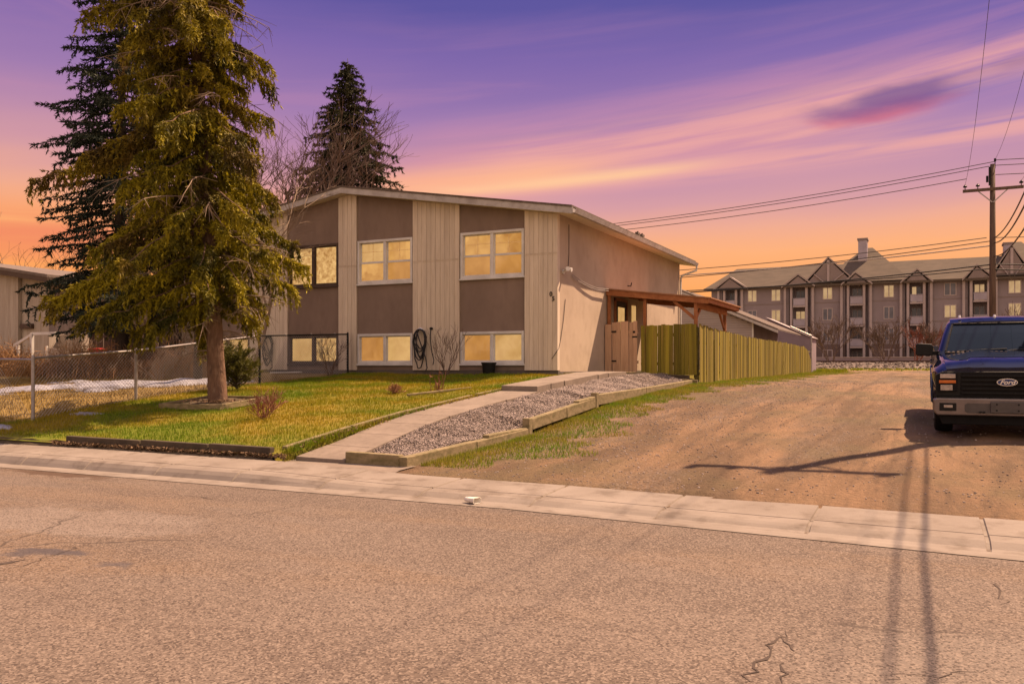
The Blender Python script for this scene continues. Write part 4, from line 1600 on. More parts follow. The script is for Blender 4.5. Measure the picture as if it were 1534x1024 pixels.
H = 0.15
timber((-7.42, 9.86, .185), (-6.50, 9.83, .18), .13, .22, 'short green stained timber across the street end of the gravel strip')
timber((-6.44, 9.78, .165), (-6.42, 11.75, .235), .13, .20, 'lowest gravel edging timber, starting at the sidewalk corner')
timber((-6.42, 11.77, .245), (-6.40, 13.64, .325), .13, .16, 'second gravel edging timber, ending at the lower step post')
timber((-6.44, 12.2, .36), (-6.42, 13.62, .385), .13, .07, 'thin weathered plank lying on the lower gravel edging timber')
t_ = timber((-6.40, 13.72, .28), (-6.40, 13.72, .585), .14, .15, 'stubby upright post at the lower step of the timbers')
timber((-6.40, 13.80, .47), (-6.40, 15.4, .605), .13, .20, 'timber rising just behind the stubby lower step post')
timber((-6.40, 15.42, .60), (-6.40, 17.02, .74), .13, .21, 'timber just below the upper step of the retaining edge')
timber((-6.42, 16.1, .775), (-6.40, 17.0, .835), .13, .06, 'short plank lying on the timber below the upper step')
timber((-6.40, 17.12, .60), (-6.40, 17.12, .945), .14, .15, 'upright post at the upper step of the timbers')
timber((-6.40, 17.2, .79), (-6.39, 20.6, .86), .13, .23, 'heavy retaining timber starting at the upper step post')
timber((-6.39, 20.62, .875), (-6.38, 25.2, 1.00), .13, .20, 'long heavy retaining timber running up to the green fence')
timber((-6.35, 18.2, .64), (-6.34, 24.8, .86), .09, .12, 'lower timber half buried in grass under the heavy retaining timber')
timber((-6.75, 25.3, 1.06), (-6.2, 25.35, 1.03), .13, .14, 'short timber block lying across the fence corner')
timber((-9.1, 25.55, 1.27), (-6.5, 25.55, 1.19), .12, .10, 'dark timber along the foot of the gate', 'timberdark')
timber((-9.25, 22.3, 1.30), (-7.7, 24.9, 1.31), .09, .07, 'pale board edging between the house wall and the gravel')
ed = [(9.72, 11.3), (11.33, 12.9), (12.93, 15.4), (15.6, 18.2), (18.3, 21.4)]
names = ['street end', 'second', 'third', 'fourth', 'house end']
for i, (a, b) in enumerate(ed):
    timber((-8.46, a, yard(a)-0.015), (-8.47, b, yard(b)-0.015), .085, .12, ['edging timber along the lawn at the street end of the path',
           'edging timber along the lawn, second from the street', 'edging timber along the lawn halfway up the path',
           'edging timber beside the raised path step', 'edging timber at the house end of the path'][i])
for i, (a, b) in enumerate(((-12.95, -11.2), (-11.18, -9.75), (-9.73, -8.52))):
    timber((a, 9.55, .285), (b, 9.53, .275), .10, .12, ['dark lawn timber along the sidewalk, end nearest the spruce', 'dark lawn timber along the sidewalk, middle piece',
           'dark lawn timber along the sidewalk, end nearest the path'][i], 'timberdark')
timber((-9.9, 15.2, .90), (-9.3, 16.9, 1.02), .05, .05, 'thin pale lath lying beside the red stalked plant', 'slat' if 'slat' in MT else 'timber')
# planter box round the spruce
tu, tv = -13.35, 13.25
t = thing('planter_box', 'low square timber planter box around the spruce trunk', 'planter', (tu, tv, yard(tv)))
for (x0, y0, x1, y1) in ((-.95, -.62, .75, -.62), (-.95, .72, .75, .72), (-.90, -.57, -.90, .67), (.70, -.57, .70, .67)):
    za, zb = yard(tv+y0)-yard(tv), yard(tv+y1)-yard(tv)
    MB().bar((x0, y0, za+0.045), (x1, y1, zb+0.045), .07, .12).build('side_board', MT['timber'], t, bevel=.008)
MB().grid(ar(-.88, .68, .13), ar(-.6, .7, .13), lambda x, y: yard(tv+y)-yard(tv)+0.055+0.02*math.sin(7*x)*math.sin(6*y)).build('soil', MT['soil'], t)
# crumpled paper cup in the gutter
cu_, cv_ = U_at(707, 8.17), 8.17
t = thing('paper_cup', 'squashed white paper cup lying in the gutter', 'cup', (cu_, cv_, 0.035), rz=R(-20))
MB().loft([[(x, r*1.25*math.cos(a), 0.01+r*0.8*math.sin(a)+(0.008*math.sin(3*a))) for a in [2*math.pi*i/14 for i in range(14)]] for x, r in ((-.085, .030), (-.03, .034), (.03, .040), (.075, .045), (.08, .048), (.088, .048), (.086, .043), (.02, .036))]).build('cup', MT['paper'], t, smooth=True)
MB().loft([[(x, r*1.25*math.cos(a), 0.01+r*0.8*math.sin(a)) for a in [2*math.pi*i/14 for i in range(14)]] for x, r in ((-.088, .028), (-.083, .032), (-.078, .0325))]).build('cup_base', MT['white'], t)

# ------------------------------------------------------------------ chain link fence along the lot line
cl = thing('chain_link_fence', 'galvanised chain link fence climbing from the sidewalk to the house', 'fence', (-16.0, 16, .9))
CL0 = (-16.0, 16, .9)
fu = lambda v: -15.9 - 0.6*(v-11)/11
FT = 1.22
ftz = lambda v: yard(v) + interp(v, [(10.9, 1.22), (13.5, 1.14), (17.8, 1.30), (22, 1.27)])
pvs = [10.95, 13.5, 17.7, 21.9]
for i, v in enumerate(pvs):
    MB().tube([(fu(v), v, yard(v)-.2), (fu(v), v, ftz(v)+0.02), (fu(v), v, ftz(v)+0.06)], [.034, .034, .02], 8).build('post', MT['galv'] if i < 2 else MT['black'], cl, shift=CL0)
MB().tube([(fu(v), v, ftz(v)) for v in pvs[:3]], .024, 8).build('top_rail', MT['galv'], cl, shift=CL0)
MB().tube([(fu(v), v, ftz(v)) for v in pvs[2:]], .022, 8).build('top_rail', MT['black'], cl, shift=CL0)
for k in range(9):
    v = 11.6 + k*1.2
    MB().tube([(fu(v), v-.012, ftz(v)), (fu(v), v+.012, ftz(v))], .030, 8).build('tie_band', MT['galv'], cl, shift=CL0)


def mesh_wires(ua_, va, ub_, vb, topf, botf, pitch, r):
    m = MB()
    L = math.hypot(ub_-ua_, vb-va)
    P = lambda s, t: (ua_ + (ub_-ua_)*s/L, va + (vb-va)*s/L, botf(va+(vb-va)*s/L)*(1-t) + topf(va+(vb-va)*s/L)*t)
    Hh = 1.2
    n = int((L+Hh)/pitch)
    for sg in (1, -1):
        for k in range(n+1):
            s0 = k*pitch - (Hh if sg > 0 else 0)
            t0, t1 = 0.0, 1.0
            s1 = s0 + Hh
            # clip to 0..L
            if s0 < 0:
                t0, s0 = -s0/Hh, 0.0
            if s1 > L:
                t1, s1 = 1-(s1-L)/Hh, L
            if t1 - t0 < .02 or s1 <= s0:
                continue
            pts = []
            for q in range(5):
                f = q/4
                s, t = s0+(s1-s0)*f, t0+(t1-t0)*f
                if sg < 0:
                    t = 1-t
                    x, y, z = P(s, t)
                else:
                    x, y, z = P(s, t)
                pts.append((x + 0.004*sg, y, z))
            m.tube(pts, r, 3, cap=False)
    return m


mesh_wires(fu(10.95), 10.95, fu(21.9), 21.9, ftz, lambda v: yard(v)+.03, 0.085, 0.0036).build('wire_mesh', MT['wire'], cl, shift=CL0, fixn=False)
# the return along the sidewalk, leaving the picture on the left
cl2 = thing('chain_link_fence', 'low chain link fence along the sidewalk at the left edge', 'fence', (-18, 10.95, .4))
C2 = (-18, 10.95, .4)
MB().tube([(-15.93, 10.95, ftz(10.95)-.03), (-22, 10.9, ftz(10.95)+.04)], .022, 8).build('top_rail', MT['galv'], cl2, shift=C2)
m = MB()
for sg in (1, -1):
    for k in range(70):
        s = k*0.085
        a, b = -15.95 - s, -15.95 - s - 1.15
        za, zb = (yard(10.9)+.04, ftz(10.95)-.03)[::sg]
        m.tube([(a, 10.95+.004*sg, za), (b, 10.95+.004*sg, zb)], .0036, 3, cap=False)
m.build('wire_mesh', MT['wire'], cl2, shift=C2, fixn=False)
for uu in (-18.9, -21.9):
    MB().tube([(uu, 10.93, yard(10.9)-.2), (uu, 10.93, ftz(10.95)+.05)], .03, 8).build('post', MT['galv'], cl2, shift=C2)


# ------------------------------------------------------------------ trees
def needle_mesh(name, segs, per, ln, wd, m, parent, shift, spread=0.9, seed=1, droopz=0.0):
    """needle sprays on twig segments (arrays p0, p1)"""
    r = np.random.default_rng(seed)
    p0, p1 = np.array([s[0] for s in segs]), np.array([s[1] for s in segs])
    n = len(segs)
    t = r.uniform(0, 1.05, (n, per, 1))
    P = p0[:, None]*(1-t) + p1[:, None]*t
    d = (p1-p0)
    d /= np.linalg.norm(d, axis=1, keepdims=True)+1e-9
    D = d[:, None] + r.normal(0, spread*0.6, (n, per, 3))
    D[:, :, 2] -= droopz
    D /= np.linalg.norm(D, axis=2, keepdims=True)
    Sd = np.cross(D, r.normal(0, 1, (n, per, 3)))
    Sd /= np.linalg.norm(Sd, axis=2, keepdims=True)+1e-9
    l = ln*r.uniform(0.6, 1.3, (n, per, 1))
    w = wd*r.uniform(0.7, 1.2, (n, per, 1))
    a = P - Sd*w/2
    b = P + Sd*w/2
    c = P + D*l
    V = np.stack([a, b, c], 2).reshape(-1, 3) - np.array(shift)
    return np_mesh(name, V, np.arange(len(V)).reshape(-1, 3), m, parent)


def spruce(label, base, height, prof, nb, mat_n, mat_b, seed, trunk_r, droop=0.5, per=9, nl=0.07, nw=0.02, lean=(0, 0), twl=0.42, step=0.11,
           hang=0.5, dead=0, tassel=0, group=None, top_cut=None, sector=None, hmin=None):
    r = random.Random(seed)
    t = thing('spruce_tree', label, 'tree', base, group=group)
    B = Vector(base)
    axis = lambda h: Vector((lean[0]*h/height + 0.05*math.sin(h*0.8+seed), lean[1]*h/height + 0.05*math.cos(h*0.6), h))
    hs = [height*i/14 for i in range(15)]
    rad = [trunk_r*(1.35 if h == 0 else 1)*(1-(h/height))**0.8 + 0.012 for h in hs]
    hs = [-0.15] + [0.15] + hs[1:]
    rad = [trunk_r*1.45, trunk_r*1.22] + rad[1:]
    MB().tube([axis(h) for h in hs], rad, 12).build('trunk', mat_b, t, smooth=True)
    segs = []
    limb = MB()
    h0 = prof[0][0] if hmin is None else hmin
    for i in range(nb):
        f = (i + r.random())/nb
        h = h0 + (height*0.985-h0)*(f**0.93)
        L = interp(h, prof)*(r.uniform(0.72, 1.12) if not tassel else r.uniform(0.55, 1.18))
        if L < 0.08:
            L = 0.1
        a = i*2.39996 + r.uniform(-.4, .4)
        if sector:
            L *= sector(a, h)
        o = axis(h)
        out = Vector((math.cos(a), math.sin(a), 0))
        side = Vector((-math.sin(a), math.cos(a), 0))
        n = max(4, int(L/0.22))
        pts = []
        rise = r.uniform(0.0, 0.35)*(h/height)
        for k in range(n+1):
            s = k/n
            z = L*(rise*s - droop*(s**1.5)*r.uniform(.92, 1.08) + 0.22*droop*max(0, s-0.72)*2)
            pts.append(o + out*(L*s) + side*(0.06*L*math.sin(3*s+i)) + Vector((0, 0, z)))
        limb.tube(pts, [max(0.004, 0.035*min(1, L/2)*(1-0.85*k/n)) for k in range(n+1)], 5, cap=False)
        s = 0.16 if L > 1 else 0.05
        while s < 1.0:
            k = min(int(s*n), n-1)
            p = pts[k].lerp(pts[k+1], s*n-k)
            dirn = (pts[k+1]-pts[k]).normalized()
            tl = L*twl*(1.08-s)*r.uniform(.6, 1.2)
            tl = min(max(tl, 0.10), 0.95)
            for sg in (-1, 1):
                q0 = p
                dd = (dirn*0.75 + side*sg*r.uniform(.5, 1.0) + Vector((0, 0, -hang*r.uniform(.1, 1.0)))).normalized()
                m_ = max(1, int(tl/0.16))
                for j in range(m_):
                    q1 = q0 + dd*(tl/m_)
                    segs.append((tuple(q0), tuple(q1)))
                    q0 = q1
                    dd = (dd + Vector((r.uniform(-.15, .15), r.uniform(-.15, .15), -hang*0.35))).normalized()
            for _ in range(tassel if tassel else (1 if r.random() < hang*0.9 else 0)):      # hanging tassels
                q0 = p
                q0 = p + side*r.uniform(-.22, .22)*(1.1-s)*min(L, 2)
                tl2 = r.uniform(.18, .55)*min(1, L/1.5)
                for j in range(3):
                    q1 = q0 + Vector((r.uniform(-.05, .05), r.uniform(-.05, .05), -tl2/3)) + out*.03
                    segs.append((tuple(q0), tuple(q1)))
                    q0 = q1
            s += step/L*r.uniform(.7, 1.3)
        segs.append((tuple(pts[-2]), tuple(pts[-1])))
    limb.build('limbs', mat_b, t, fixn=False)
    needle_mesh('crown', segs, per, nl, nw, mat_n, t, (0, 0, 0), 0.9, seed)
    if dead:
        dm = MB()
        for i in range(dead):
            h = r.uniform(1.1, height*0.62)
            a = r.uniform(0, 6.283)
            L = interp(h, prof)*r.uniform(.45, .95) if h > prof[0][0] else r.uniform(.5, 1.5)
            o = axis(h)
            p = o
            dd = Vector((math.cos(a), math.sin(a), r.uniform(-.1, .2)))
            pts = [p]
            for k in range(6):
                p = p + dd*(L/6)
                dd = (dd + Vector((r.uniform(-.12, .12), r.uniform(-.12, .12), -.09))).normalized()
                pts.append(p)
                if k > 0:
                    for _ in range(3):
                        q0 = p
                        e = Vector((r.uniform(-1, 1), r.uniform(-1, 1), r.uniform(-1.1, .1))).normalized()
                        l2 = r.uniform(.15, .5)
                        dm.tube([q0, q0+e*l2*.5+Vector((0, 0, -.02)), q0+e*l2+Vector((0, 0, -.12*l2))], [.006, .005, .003], 3, cap=False)
            dm.tube(pts, [.022*(1-k/8) for k in range(7)], 4, cap=False)
        dm.build('dead_branches', MT['deadtwig'], t, fixn=False)
    return t


# the big front spruce
def big_sector(a, h):
    """ragged, lopsided crown: long boughs to the left of the photo, a separate lobe low on the right"""
    rt = math.cos(a-0.455)
    k = 1.0 + 0.16*math.sin(a*2+1.0) + 0.14*math.sin(3*a+h*1.7) + 0.20*math.sin(h*2.6+a)
    if rt > 0:
        k *= 1 - 0.40*rt
        if h < 2.9:
            k *= 1 - 0.62*rt
        elif h < 4.8:
            k *= 1 + 0.40*rt
        elif h < 6.0:
            k *= 1 - 0.15*rt
    else:
        k *= 1 - (0.16 if h < 6.2 else 0.0)*rt
        if h > 6.2:
            k *= 0.90
    if rt > 0.25:
        k = min(k, 0.86)
    return max(k, 0.22)


spruce('tall yellow green spruce in the planter on the front lawn', (-13.35, 13.3, yard(13.3)-.05), 15.0,
       [(2.0, 1.9), (2.7, 2.45), (3.6, 2.55), (4.6, 2.35), (6.0, 2.10), (7.5, 1.95), (9.0, 1.75), (11, 1.4), (13, .9), (15.0, .2)], 190,
       MT['needle'], MT['bark'], 11, 0.172, droop=0.55, per=10, nl=0.09, nw=0.036, lean=(-1.0, -0.1), hang=0.95, dead=70, sector=big_sector, twl=0.32, step=0.075, tassel=3)
# dark spruces further back
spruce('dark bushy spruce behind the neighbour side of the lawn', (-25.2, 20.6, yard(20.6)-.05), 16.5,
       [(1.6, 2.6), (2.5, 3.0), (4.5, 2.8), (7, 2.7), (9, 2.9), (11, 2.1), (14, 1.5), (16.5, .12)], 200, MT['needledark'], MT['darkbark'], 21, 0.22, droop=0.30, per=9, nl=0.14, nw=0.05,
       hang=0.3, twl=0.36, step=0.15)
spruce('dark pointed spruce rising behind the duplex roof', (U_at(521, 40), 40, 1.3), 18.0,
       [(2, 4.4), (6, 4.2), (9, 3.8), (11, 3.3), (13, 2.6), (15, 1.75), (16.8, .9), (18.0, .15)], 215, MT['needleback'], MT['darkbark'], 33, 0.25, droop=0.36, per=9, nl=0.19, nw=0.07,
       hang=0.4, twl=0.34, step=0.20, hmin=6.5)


def bare_tree(name, label, base, height, spread, levels, seed, m, r0, cat='tree', nsplit=(2, 4), lean=(0, 0), stems=1, up=0.35, group=None, min_r=0.005, parts=True):
    r = random.Random(seed)
    t = thing(name, label, cat, base, group=group)
    tr, tw = MB(), MB()

    def grow(p, d, L, rad, lv):
        n = 4
        pts = [p]
        for k in range(n):
            d = (d + Vector((r.gauss(0, .11), r.gauss(0, .11), r.gauss(0, .07) + up*0.10))).normalized()
            p = p + d*(L/n)
            pts.append(p)
        rs = [max(min_r, rad*(1-0.45*k/n)) for k in range(n+1)]
        (tr if lv >= levels-1 else tw).tube(pts, rs, 6 if lv >= levels-1 else (4 if lv > 1 else 3), cap=False)
        if lv == 0:
            return
        for k in range(r.randint(*nsplit)):
            q = pts[r.randint(2, n)] if k else pts[n]
            a = r.uniform(0, 6.283)
            sp = spread*r.uniform(.5, 1.15)
            side = Vector((math.cos(a), math.sin(a), r.uniform(-.35, .55)))
            grow(q, (d + side*sp).normalized(), L*r.uniform(.55, .82), rad*0.58, lv-1)
    for s in range(stems):
        a = 6.283*s/max(1, stems) + r.uniform(-.4, .4)
        d0 = Vector((lean[0], lean[1], 1)) if stems == 1 else Vector((math.cos(a)*.45+lean[0], math.sin(a)*.45+lean[1], 1))
        grow(Vector((0, 0, -.1)), d0.normalized(), height*(.36 if levels > 3 else .45)*r.uniform(.85, 1.1), r0, levels)
    if parts:
        tr.build('trunk', m, t, fixn=False)
        tw.build('crown', m, t, fixn=False)
    else:
        tr.v, tr.f, o = tr.v, tr.f, 0
        tr.add(tw.v, tw.f)
        tr.build('twigs', m, t, fixn=False)
    return t


bare_tree('bare_tree', 'spreading leafless tree leaning over the left roof of the duplex', (U_at(398, 37), 37, 1.3), 15.0, .8, 5, 5, MT['twig'], .17, nsplit=(3, 5), lean=(.1, 0), stems=2, up=.2, min_r=.008)
bare_tree('bare_tree', 'thin leafless tree with weeping twigs against the facade behind the spruce', (-18.6, 19.8, yard(19.8)), 8.6, .75, 5, 9, MT['deadtwig'], .07, nsplit=(2, 4), lean=(.16, -.05), up=-.1, min_r=.004)
bare_tree('bare_tree', 'leafless grey tree near the dark fence left of the duplex', (-24.5, 21.0, 1.2), 6.0, .8, 5, 14, MT['deadtwig'], .09, nsplit=(2, 4), stems=2, up=.1, min_r=.004)
bare_tree('bare_tree', 'tall leafless tree at the far left behind the neighbouring house', (U_at(40, 42), 42, 1.3), 13.5, .7, 5, 17, MT['twig'], .14, nsplit=(2, 3), stems=2, up=.2, min_r=.007)
bare_tree('bare_shrub', 'small twiggy bush on the lawn in front of the spruce planter', (-10.75, 11.8, yard(11.8)), .62, .8, 3, 23, MT['redtwig'], .012, 'shrub', nsplit=(3, 4), stems=9, up=.1, min_r=.003, parts=False)
bare_tree('bare_shrub', 'tall bare twiggy shrub against the siding below the wall tap', (U_at(668, 21.2), 21.2, 1.25), 1.35, .5, 3, 29, MT['twig'], .016, 'shrub', nsplit=(2, 3), stems=7, up=.3, min_r=.004, parts=False)
bare_tree('bare_shrub', 'small bare shrub in front of the lit brown framed lower window', (U_at(494, 20.9), 20.9, 1.22), 1.35, .5, 3, 31, MT['twig'], .014, 'shrub', nsplit=(2, 4), stems=7, up=.3, min_r=.004, parts=False)
bare_tree('bare_shrub', 'flattened dead shrub in the grass left of the red stalked plant', (U_at(592, 15.7), 15.7, yard(15.7)), .35, 1.2, 3, 37, MT['drystalk'], .010, 'shrub', nsplit=(3, 4), stems=10, up=-.3, min_r=.004, parts=False)
for (px, v, h, sd, lb) in ((112, 21.5, 1.9, 41, 'leafless shrub left of the grey trunk, behind the wire fence'), (200, 21.0, 1.7, 43, 'dense leafless shrub in front of the dark board fence'),
                           (262, 20.7, 2.3, 47, 'leafless shrub at the left corner of the duplex'), (238, 18.5, 1.3, 53, 'low pale twig bush just behind the chain link mesh')):
    bare_tree('bare_shrub', lb, (U_at(px, v), v, yard(v)), h, .65, 4, sd, MT['deadtwig'], .02, 'shrub', nsplit=(2, 4), stems=7, up=.15, min_r=.004, parts=False)
# red stalked plant
r = random.Random(3)
ru, rv = U_at(656, 16.3), 16.3
t = thing('perennial_plant', 'clump of dry reddish stalks on the lawn below the wall tap', 'plant', (ru, rv, yard(rv)))
m = MB()
lm = MB()
for k in range(26):
    a = r.uniform(0, 6.28)
    q = r.uniform(0, .15)
    p = Vector((q*math.cos(a), q*math.sin(a), -.02))
    h = r.choice((r.uniform(.12, .35), r.uniform(.3, .78)))
    d = Vector((r.gauss(0, .09)+math.cos(a)*.08, r.gauss(0, .09)+math.sin(a)*.08, 1)).normalized()
    pts = [p, p+d*h*.5, p+(d+Vector((r.gauss(0, .12), r.gauss(0, .12), 0)))*h]
    m.tube(pts, [.006, .005, .003], 4, cap=False)
    for _ in range(2):
        c = pts[1].lerp(pts[2], r.random()*1.0) if r.random() < .35 else pts[0].lerp(pts[1], r.random())
        e = [Vector((r.gauss(0, .024), r.gauss(0, .024), r.gauss(-.01, .03))) for _ in range(3)]
        lm.add([c+e[0], c+e[1], c+e[2]], [(0, 1, 2)])
m.build('stalks', MT['redtwig'], t, fixn=False)
lm.build('leaves', MT['drystalk'], t, fixn=False)
# evergreen shrub behind the trunk
r = random.Random(8)
t = thing('evergreen_shrub', 'small yellow green conifer shrub right of the spruce trunk', 'shrub', (-15.35, 15.9, yard(15.9)))
segs = []
st = MB()
for k in range(90):
    a, hgt = r.uniform(0, 6.28), r.uniform(.02, .85)
    L = (.62 - .35*abs(hgt-.35))*r.uniform(.6, 1.1)
    p = Vector((0, 0, hgt))
    d = Vector((math.cos(a), math.sin(a), r.uniform(.1, .9))).normalized()
    for j in range(4):
        q_ = p + d*L/4
        segs.append((tuple(p), tuple(q_)))
        if j > 0:
            for _ in range(3):
                e = (d + Vector((r.gauss(0, .6), r.gauss(0, .6), r.gauss(.1, .4)))).normalized()
                segs.append((tuple(q_), tuple(q_ + e*.16)))
        p = q_
    st.tube([(0, 0, hgt*.7), tuple(p)], [.012, .004], 4, cap=False)
st.build('stems', MT['darkbark'], t, fixn=False)
needle_mesh('foliage', segs, 9, .07, .022, MT['shrubleaf'], t, (0, 0, 0), .9, 8)
# dry hedge in front of the neighbour
r = np.random.default_rng(5)
t = thing('dry_hedge', 'rust brown leafless hedge in front of the neighbouring house', 'hedge', (-26.5, 19.8, yard(19.8)))
n = 5200
x = r.uniform(-7.5, 7.0, n)
y = r.normal(0, .55, n) + 0.03*x
hh = (0.55 + 0.25*np.sin(x*1.3) + 0.15*np.sin(x*3.1+1))*r.uniform(.5, 1.25, n)*1.25
an = r.uniform(0, 6.28, n)
dx, dy = r.normal(0, .2, n)*hh, r.normal(0, .2, n)*hh
w = .012
P0 = np.stack([x, y, np.full(n, -.05)], -1)
wv = np.stack([np.cos(an)*w, np.sin(an)*w, np.zeros(n)], -1)
P2 = np.stack([x+dx, y+dy, hh], -1)
V = np.stack([P0-wv, P0+wv, P2], 1)
# short side twigs
k_ = 3
tt = r.uniform(.3, .95, (n, k_, 1))
S0 = P0[:, None]*(1-tt) + P2[:, None]*tt
S2 = S0 + r.normal(0, .13, (n, k_, 3)) + np.array([0, 0, .08])
wv2 = r.normal(0, .009, (n, k_, 3))
V2 = np.stack([S0-wv2, S0+wv2, S2], 2).reshape(-1, 3)
V = np.concatenate([V.reshape(-1, 3), V2])
np_mesh('twigs', V, np.arange(len(V)).reshape(-1, 3), MT['hedge'], t)
# weeping bare tree: its trunk stands behind the spruce, twigs of one long limb hang into the top of the frame
r = random.Random(61)
bx_, by_ = U_at(296, 17.4), 17.4
t = thing('bare_tree', 'weeping leafless tree behind the spruce, thin twigs hanging beside its top', 'tree', (bx_, by_, yard(by_)))
MB().tube([(0, 0, -.1), (.05, 0, 3), (-.05, .05, 6.5), (.05, 0, 10.5)], [.12, .10, .08, .05], 8).build('trunk', MT['darkbark'], t, smooth=True)
m = MB()
for (ex, top, nt_) in ((.75, 11.6, 9), (1.15, 11.4, 9), (.95, 11.9, 6)):
    limb_ = [(.05, 0, 10.0), (ex*.5, .02, top), (ex, .04, top-.1), (ex+.15, .05, top-.6)]
    m.tube(limb_, [.035, .022, .014, .008], 5, cap=False)
    for k in range(nt_):
        f = r.uniform(.4, 1)
        p = Vector(limb_[1]).lerp(Vector(limb_[2]), f)
        pts = [p]
        L = r.uniform(.8, 2.6)
        dx = r.uniform(.0, .14)
        for j in range(8):
            p = p + Vector((dx*(1-j/9)+r.gauss(0, .02), r.gauss(0, .02), -L/8))
            pts.append(p)
            if r.random() < .7:
                e = p + Vector((r.uniform(-.12, .12), r.uniform(-.08, .08), -r.uniform(.08, .28)))
                m.tube([p, e], [.005, .003], 3, cap=False)
        m.tube(pts, [.009-.0006*j for j in range(9)], 4, cap=False)
m.build('crown', MT['darkbark'], t, fixn=False)

# ------------------------------------------------------------------ neighbouring house on the left
nh = thing('neighbour_house', 'pale sided neighbouring house with dark brown fascia at the far left', 'house', (-39, 23, 1.25))
NS = (-39, 23, 1.25)
nu = U_at(70, 23.0)
nzr = lambda u: 5.0 + (nu - u)*0.15
ridge = nu - 7.5
MB().prism([(nu, .9), (nu, nzr(nu)), (ridge, nzr(ridge)), (ridge-7.5, nzr(nu)), (ridge-7.5, .9)], 23.1, 36).build('wall', MT['nwall'], nh, shift=NS)
un = U_at(26, 22.9)
m = MB()
w = .2
x = un
while x > un - 4.4:
    m.prism([(x-w+.006, 1.3), (x, 1.3), (x, nzr(x)-.01), (x-w+.006, nzr(x-w)-.01)], 22.93, 23.09)
    x -= w
m.build('siding_panel', MT['nwall'], nh, shift=NS)
e = nu + 0.75
MB().prism([(e, nzr(e)), (e, nzr(e)+.22), (ridge, nzr(ridge)+.22), (ridge, nzr(ridge))], 22.5, 22.56).build('fascia', MT['brownframe'], nh, shift=NS)
MB().prism([(e, nzr(e)+.2), (e, nzr(e)+.32), (ridge, nzr(ridge)+.32), (2*ridge-e, nzr(e)+.32), (2*ridge-e, nzr(e)+.2), (ridge, nzr(ridge)+.2)], 22.48, 36.4).build('roof', MT['nroof'], nh, shift=NS)
MB().prism([(e, nzr(e)+.0), (e, nzr(e)+.19), (ridge, nzr(ridge)+.19), (2*ridge-e, nzr(e)+.19), (2*ridge-e, nzr(e)), (ridge, nzr(ridge))], 22.58, 36.3).build('soffit', MT['brownframe'], nh, shift=NS)
MB().box(U_at(31, 23), 22.96, Z_at(31, 492, 23), U_at(48, 23), 23.09, Z_at(31, 485, 23)).build('mailbox', MT['brownframe'], nh, shift=NS)
MB().box(U_at(45, 34), 30, nzr(nu-1)+.3, U_at(45, 34)+1.2, 31, nzr(nu-1)+1.0).build('chimney', MT['brownframe'], nh, shift=NS)
# white stair handrail
hu, hv = U_at(27, 20.6), 20.6
t = thing('stair_handrail', 'short white wooden stair handrail in front of the neighbouring house', 'handrail', (hu, hv, 1.2))
b_ = U_at(48, hv)-hu
z0, z1 = Z_at(27, 517, hv)-1.2, Z_at(48, 502, hv)-1.2
MB().box(-.05, -.05, -.1, .05, .05, z0).build('post', MT['white'], t)
MB().box(b_-.05, -.05, -.1, b_+.05, .05, z1+.1).build('post', MT['white'], t)
MB().bar((-.25, 0, z0-.02), (b_, 0, z1+.03), .06, .10).bar((b_+.03, .01, z1+.06), (b_+1.3, .01, z1+.06), .06, .10).build('rail', MT['white'], t)
# leaning white panel and low white fence piece
t = thing('plywood_panel', 'white painted panel leaning beside the neighbouring house', 'panel', (U_at(84, 21.6), 21.6, 1.25))
MB().prism([(-.52, -.1), (.42, -.1), (.52, .92), (-.48, .98)], -.02, .02).build('panel', MT['nwall'], t)
MB().bar((-.56, 0, -.1), (-.54, 0, 1.05), .07, .07).build('frame', MT['white'], t)
t = thing('side_fence', 'short white fence panel behind the dark spruce', 'fence', (U_at(95, 23.6), 23.6, 1.25))
MB().prism([(-1.3, -.2), (1.1, -.2), (1.1, 1.75), (-1.3, 1.4)], 0, .05).build('panel', MT['nwall'], t)
# dark board fence between the houses
t = thing('board_fence', 'dark brown board fence between the neighbouring house and the duplex', 'fence', (-26.5, 24.2, 1.25))
m = MB()
boards(m, (-31.5, 24.2), (-23.9, 24.2), lambda s: 1.2, lambda s: 3.1, .14, .02, .006, 51)
m.build('board_panel', MT['dkfence'], t, shift=(-26.5, 24.2, 1.25))
for zz in (1.6, 2.7):
    MB().box(-31.5, 24.222, zz, -23.9, 24.26, zz+.09).build('rail', MT['dkfence'], t, shift=(-26.5, 24.2, 1.25))
t = thing('storage_bin', 'small red plastic bin by the dark board fence', 'bin', (U_at(146, 23.4), 23.4, 1.95))
MB().loft([[(x*k, y*k, z) for x, y in ((-.3, -.2), (.3, -.2), (.3, .2), (-.3, .2))] for k, z in ((.9, -.02), (1, .22), (1.06, .22), (1.06, .27), (.5, .3))]).build('bin', MT['redbox'], t, bevel=.01)
t = thing('storage_shelf', 'dark shelf carrying a red bin in front of the board fence', 'shelf', (U_at(146, 23.4), 23.4, 1.2))
MB().box(-.5, -.25, .68, .5, .25, .73).build('shelf_board', MT['dkfence'], t)
for sx in (-.45, .45):
    MB().box(sx-.03, -.22, -.1, sx+.03, .22, .68).build('leg', MT['dkfence'], t)

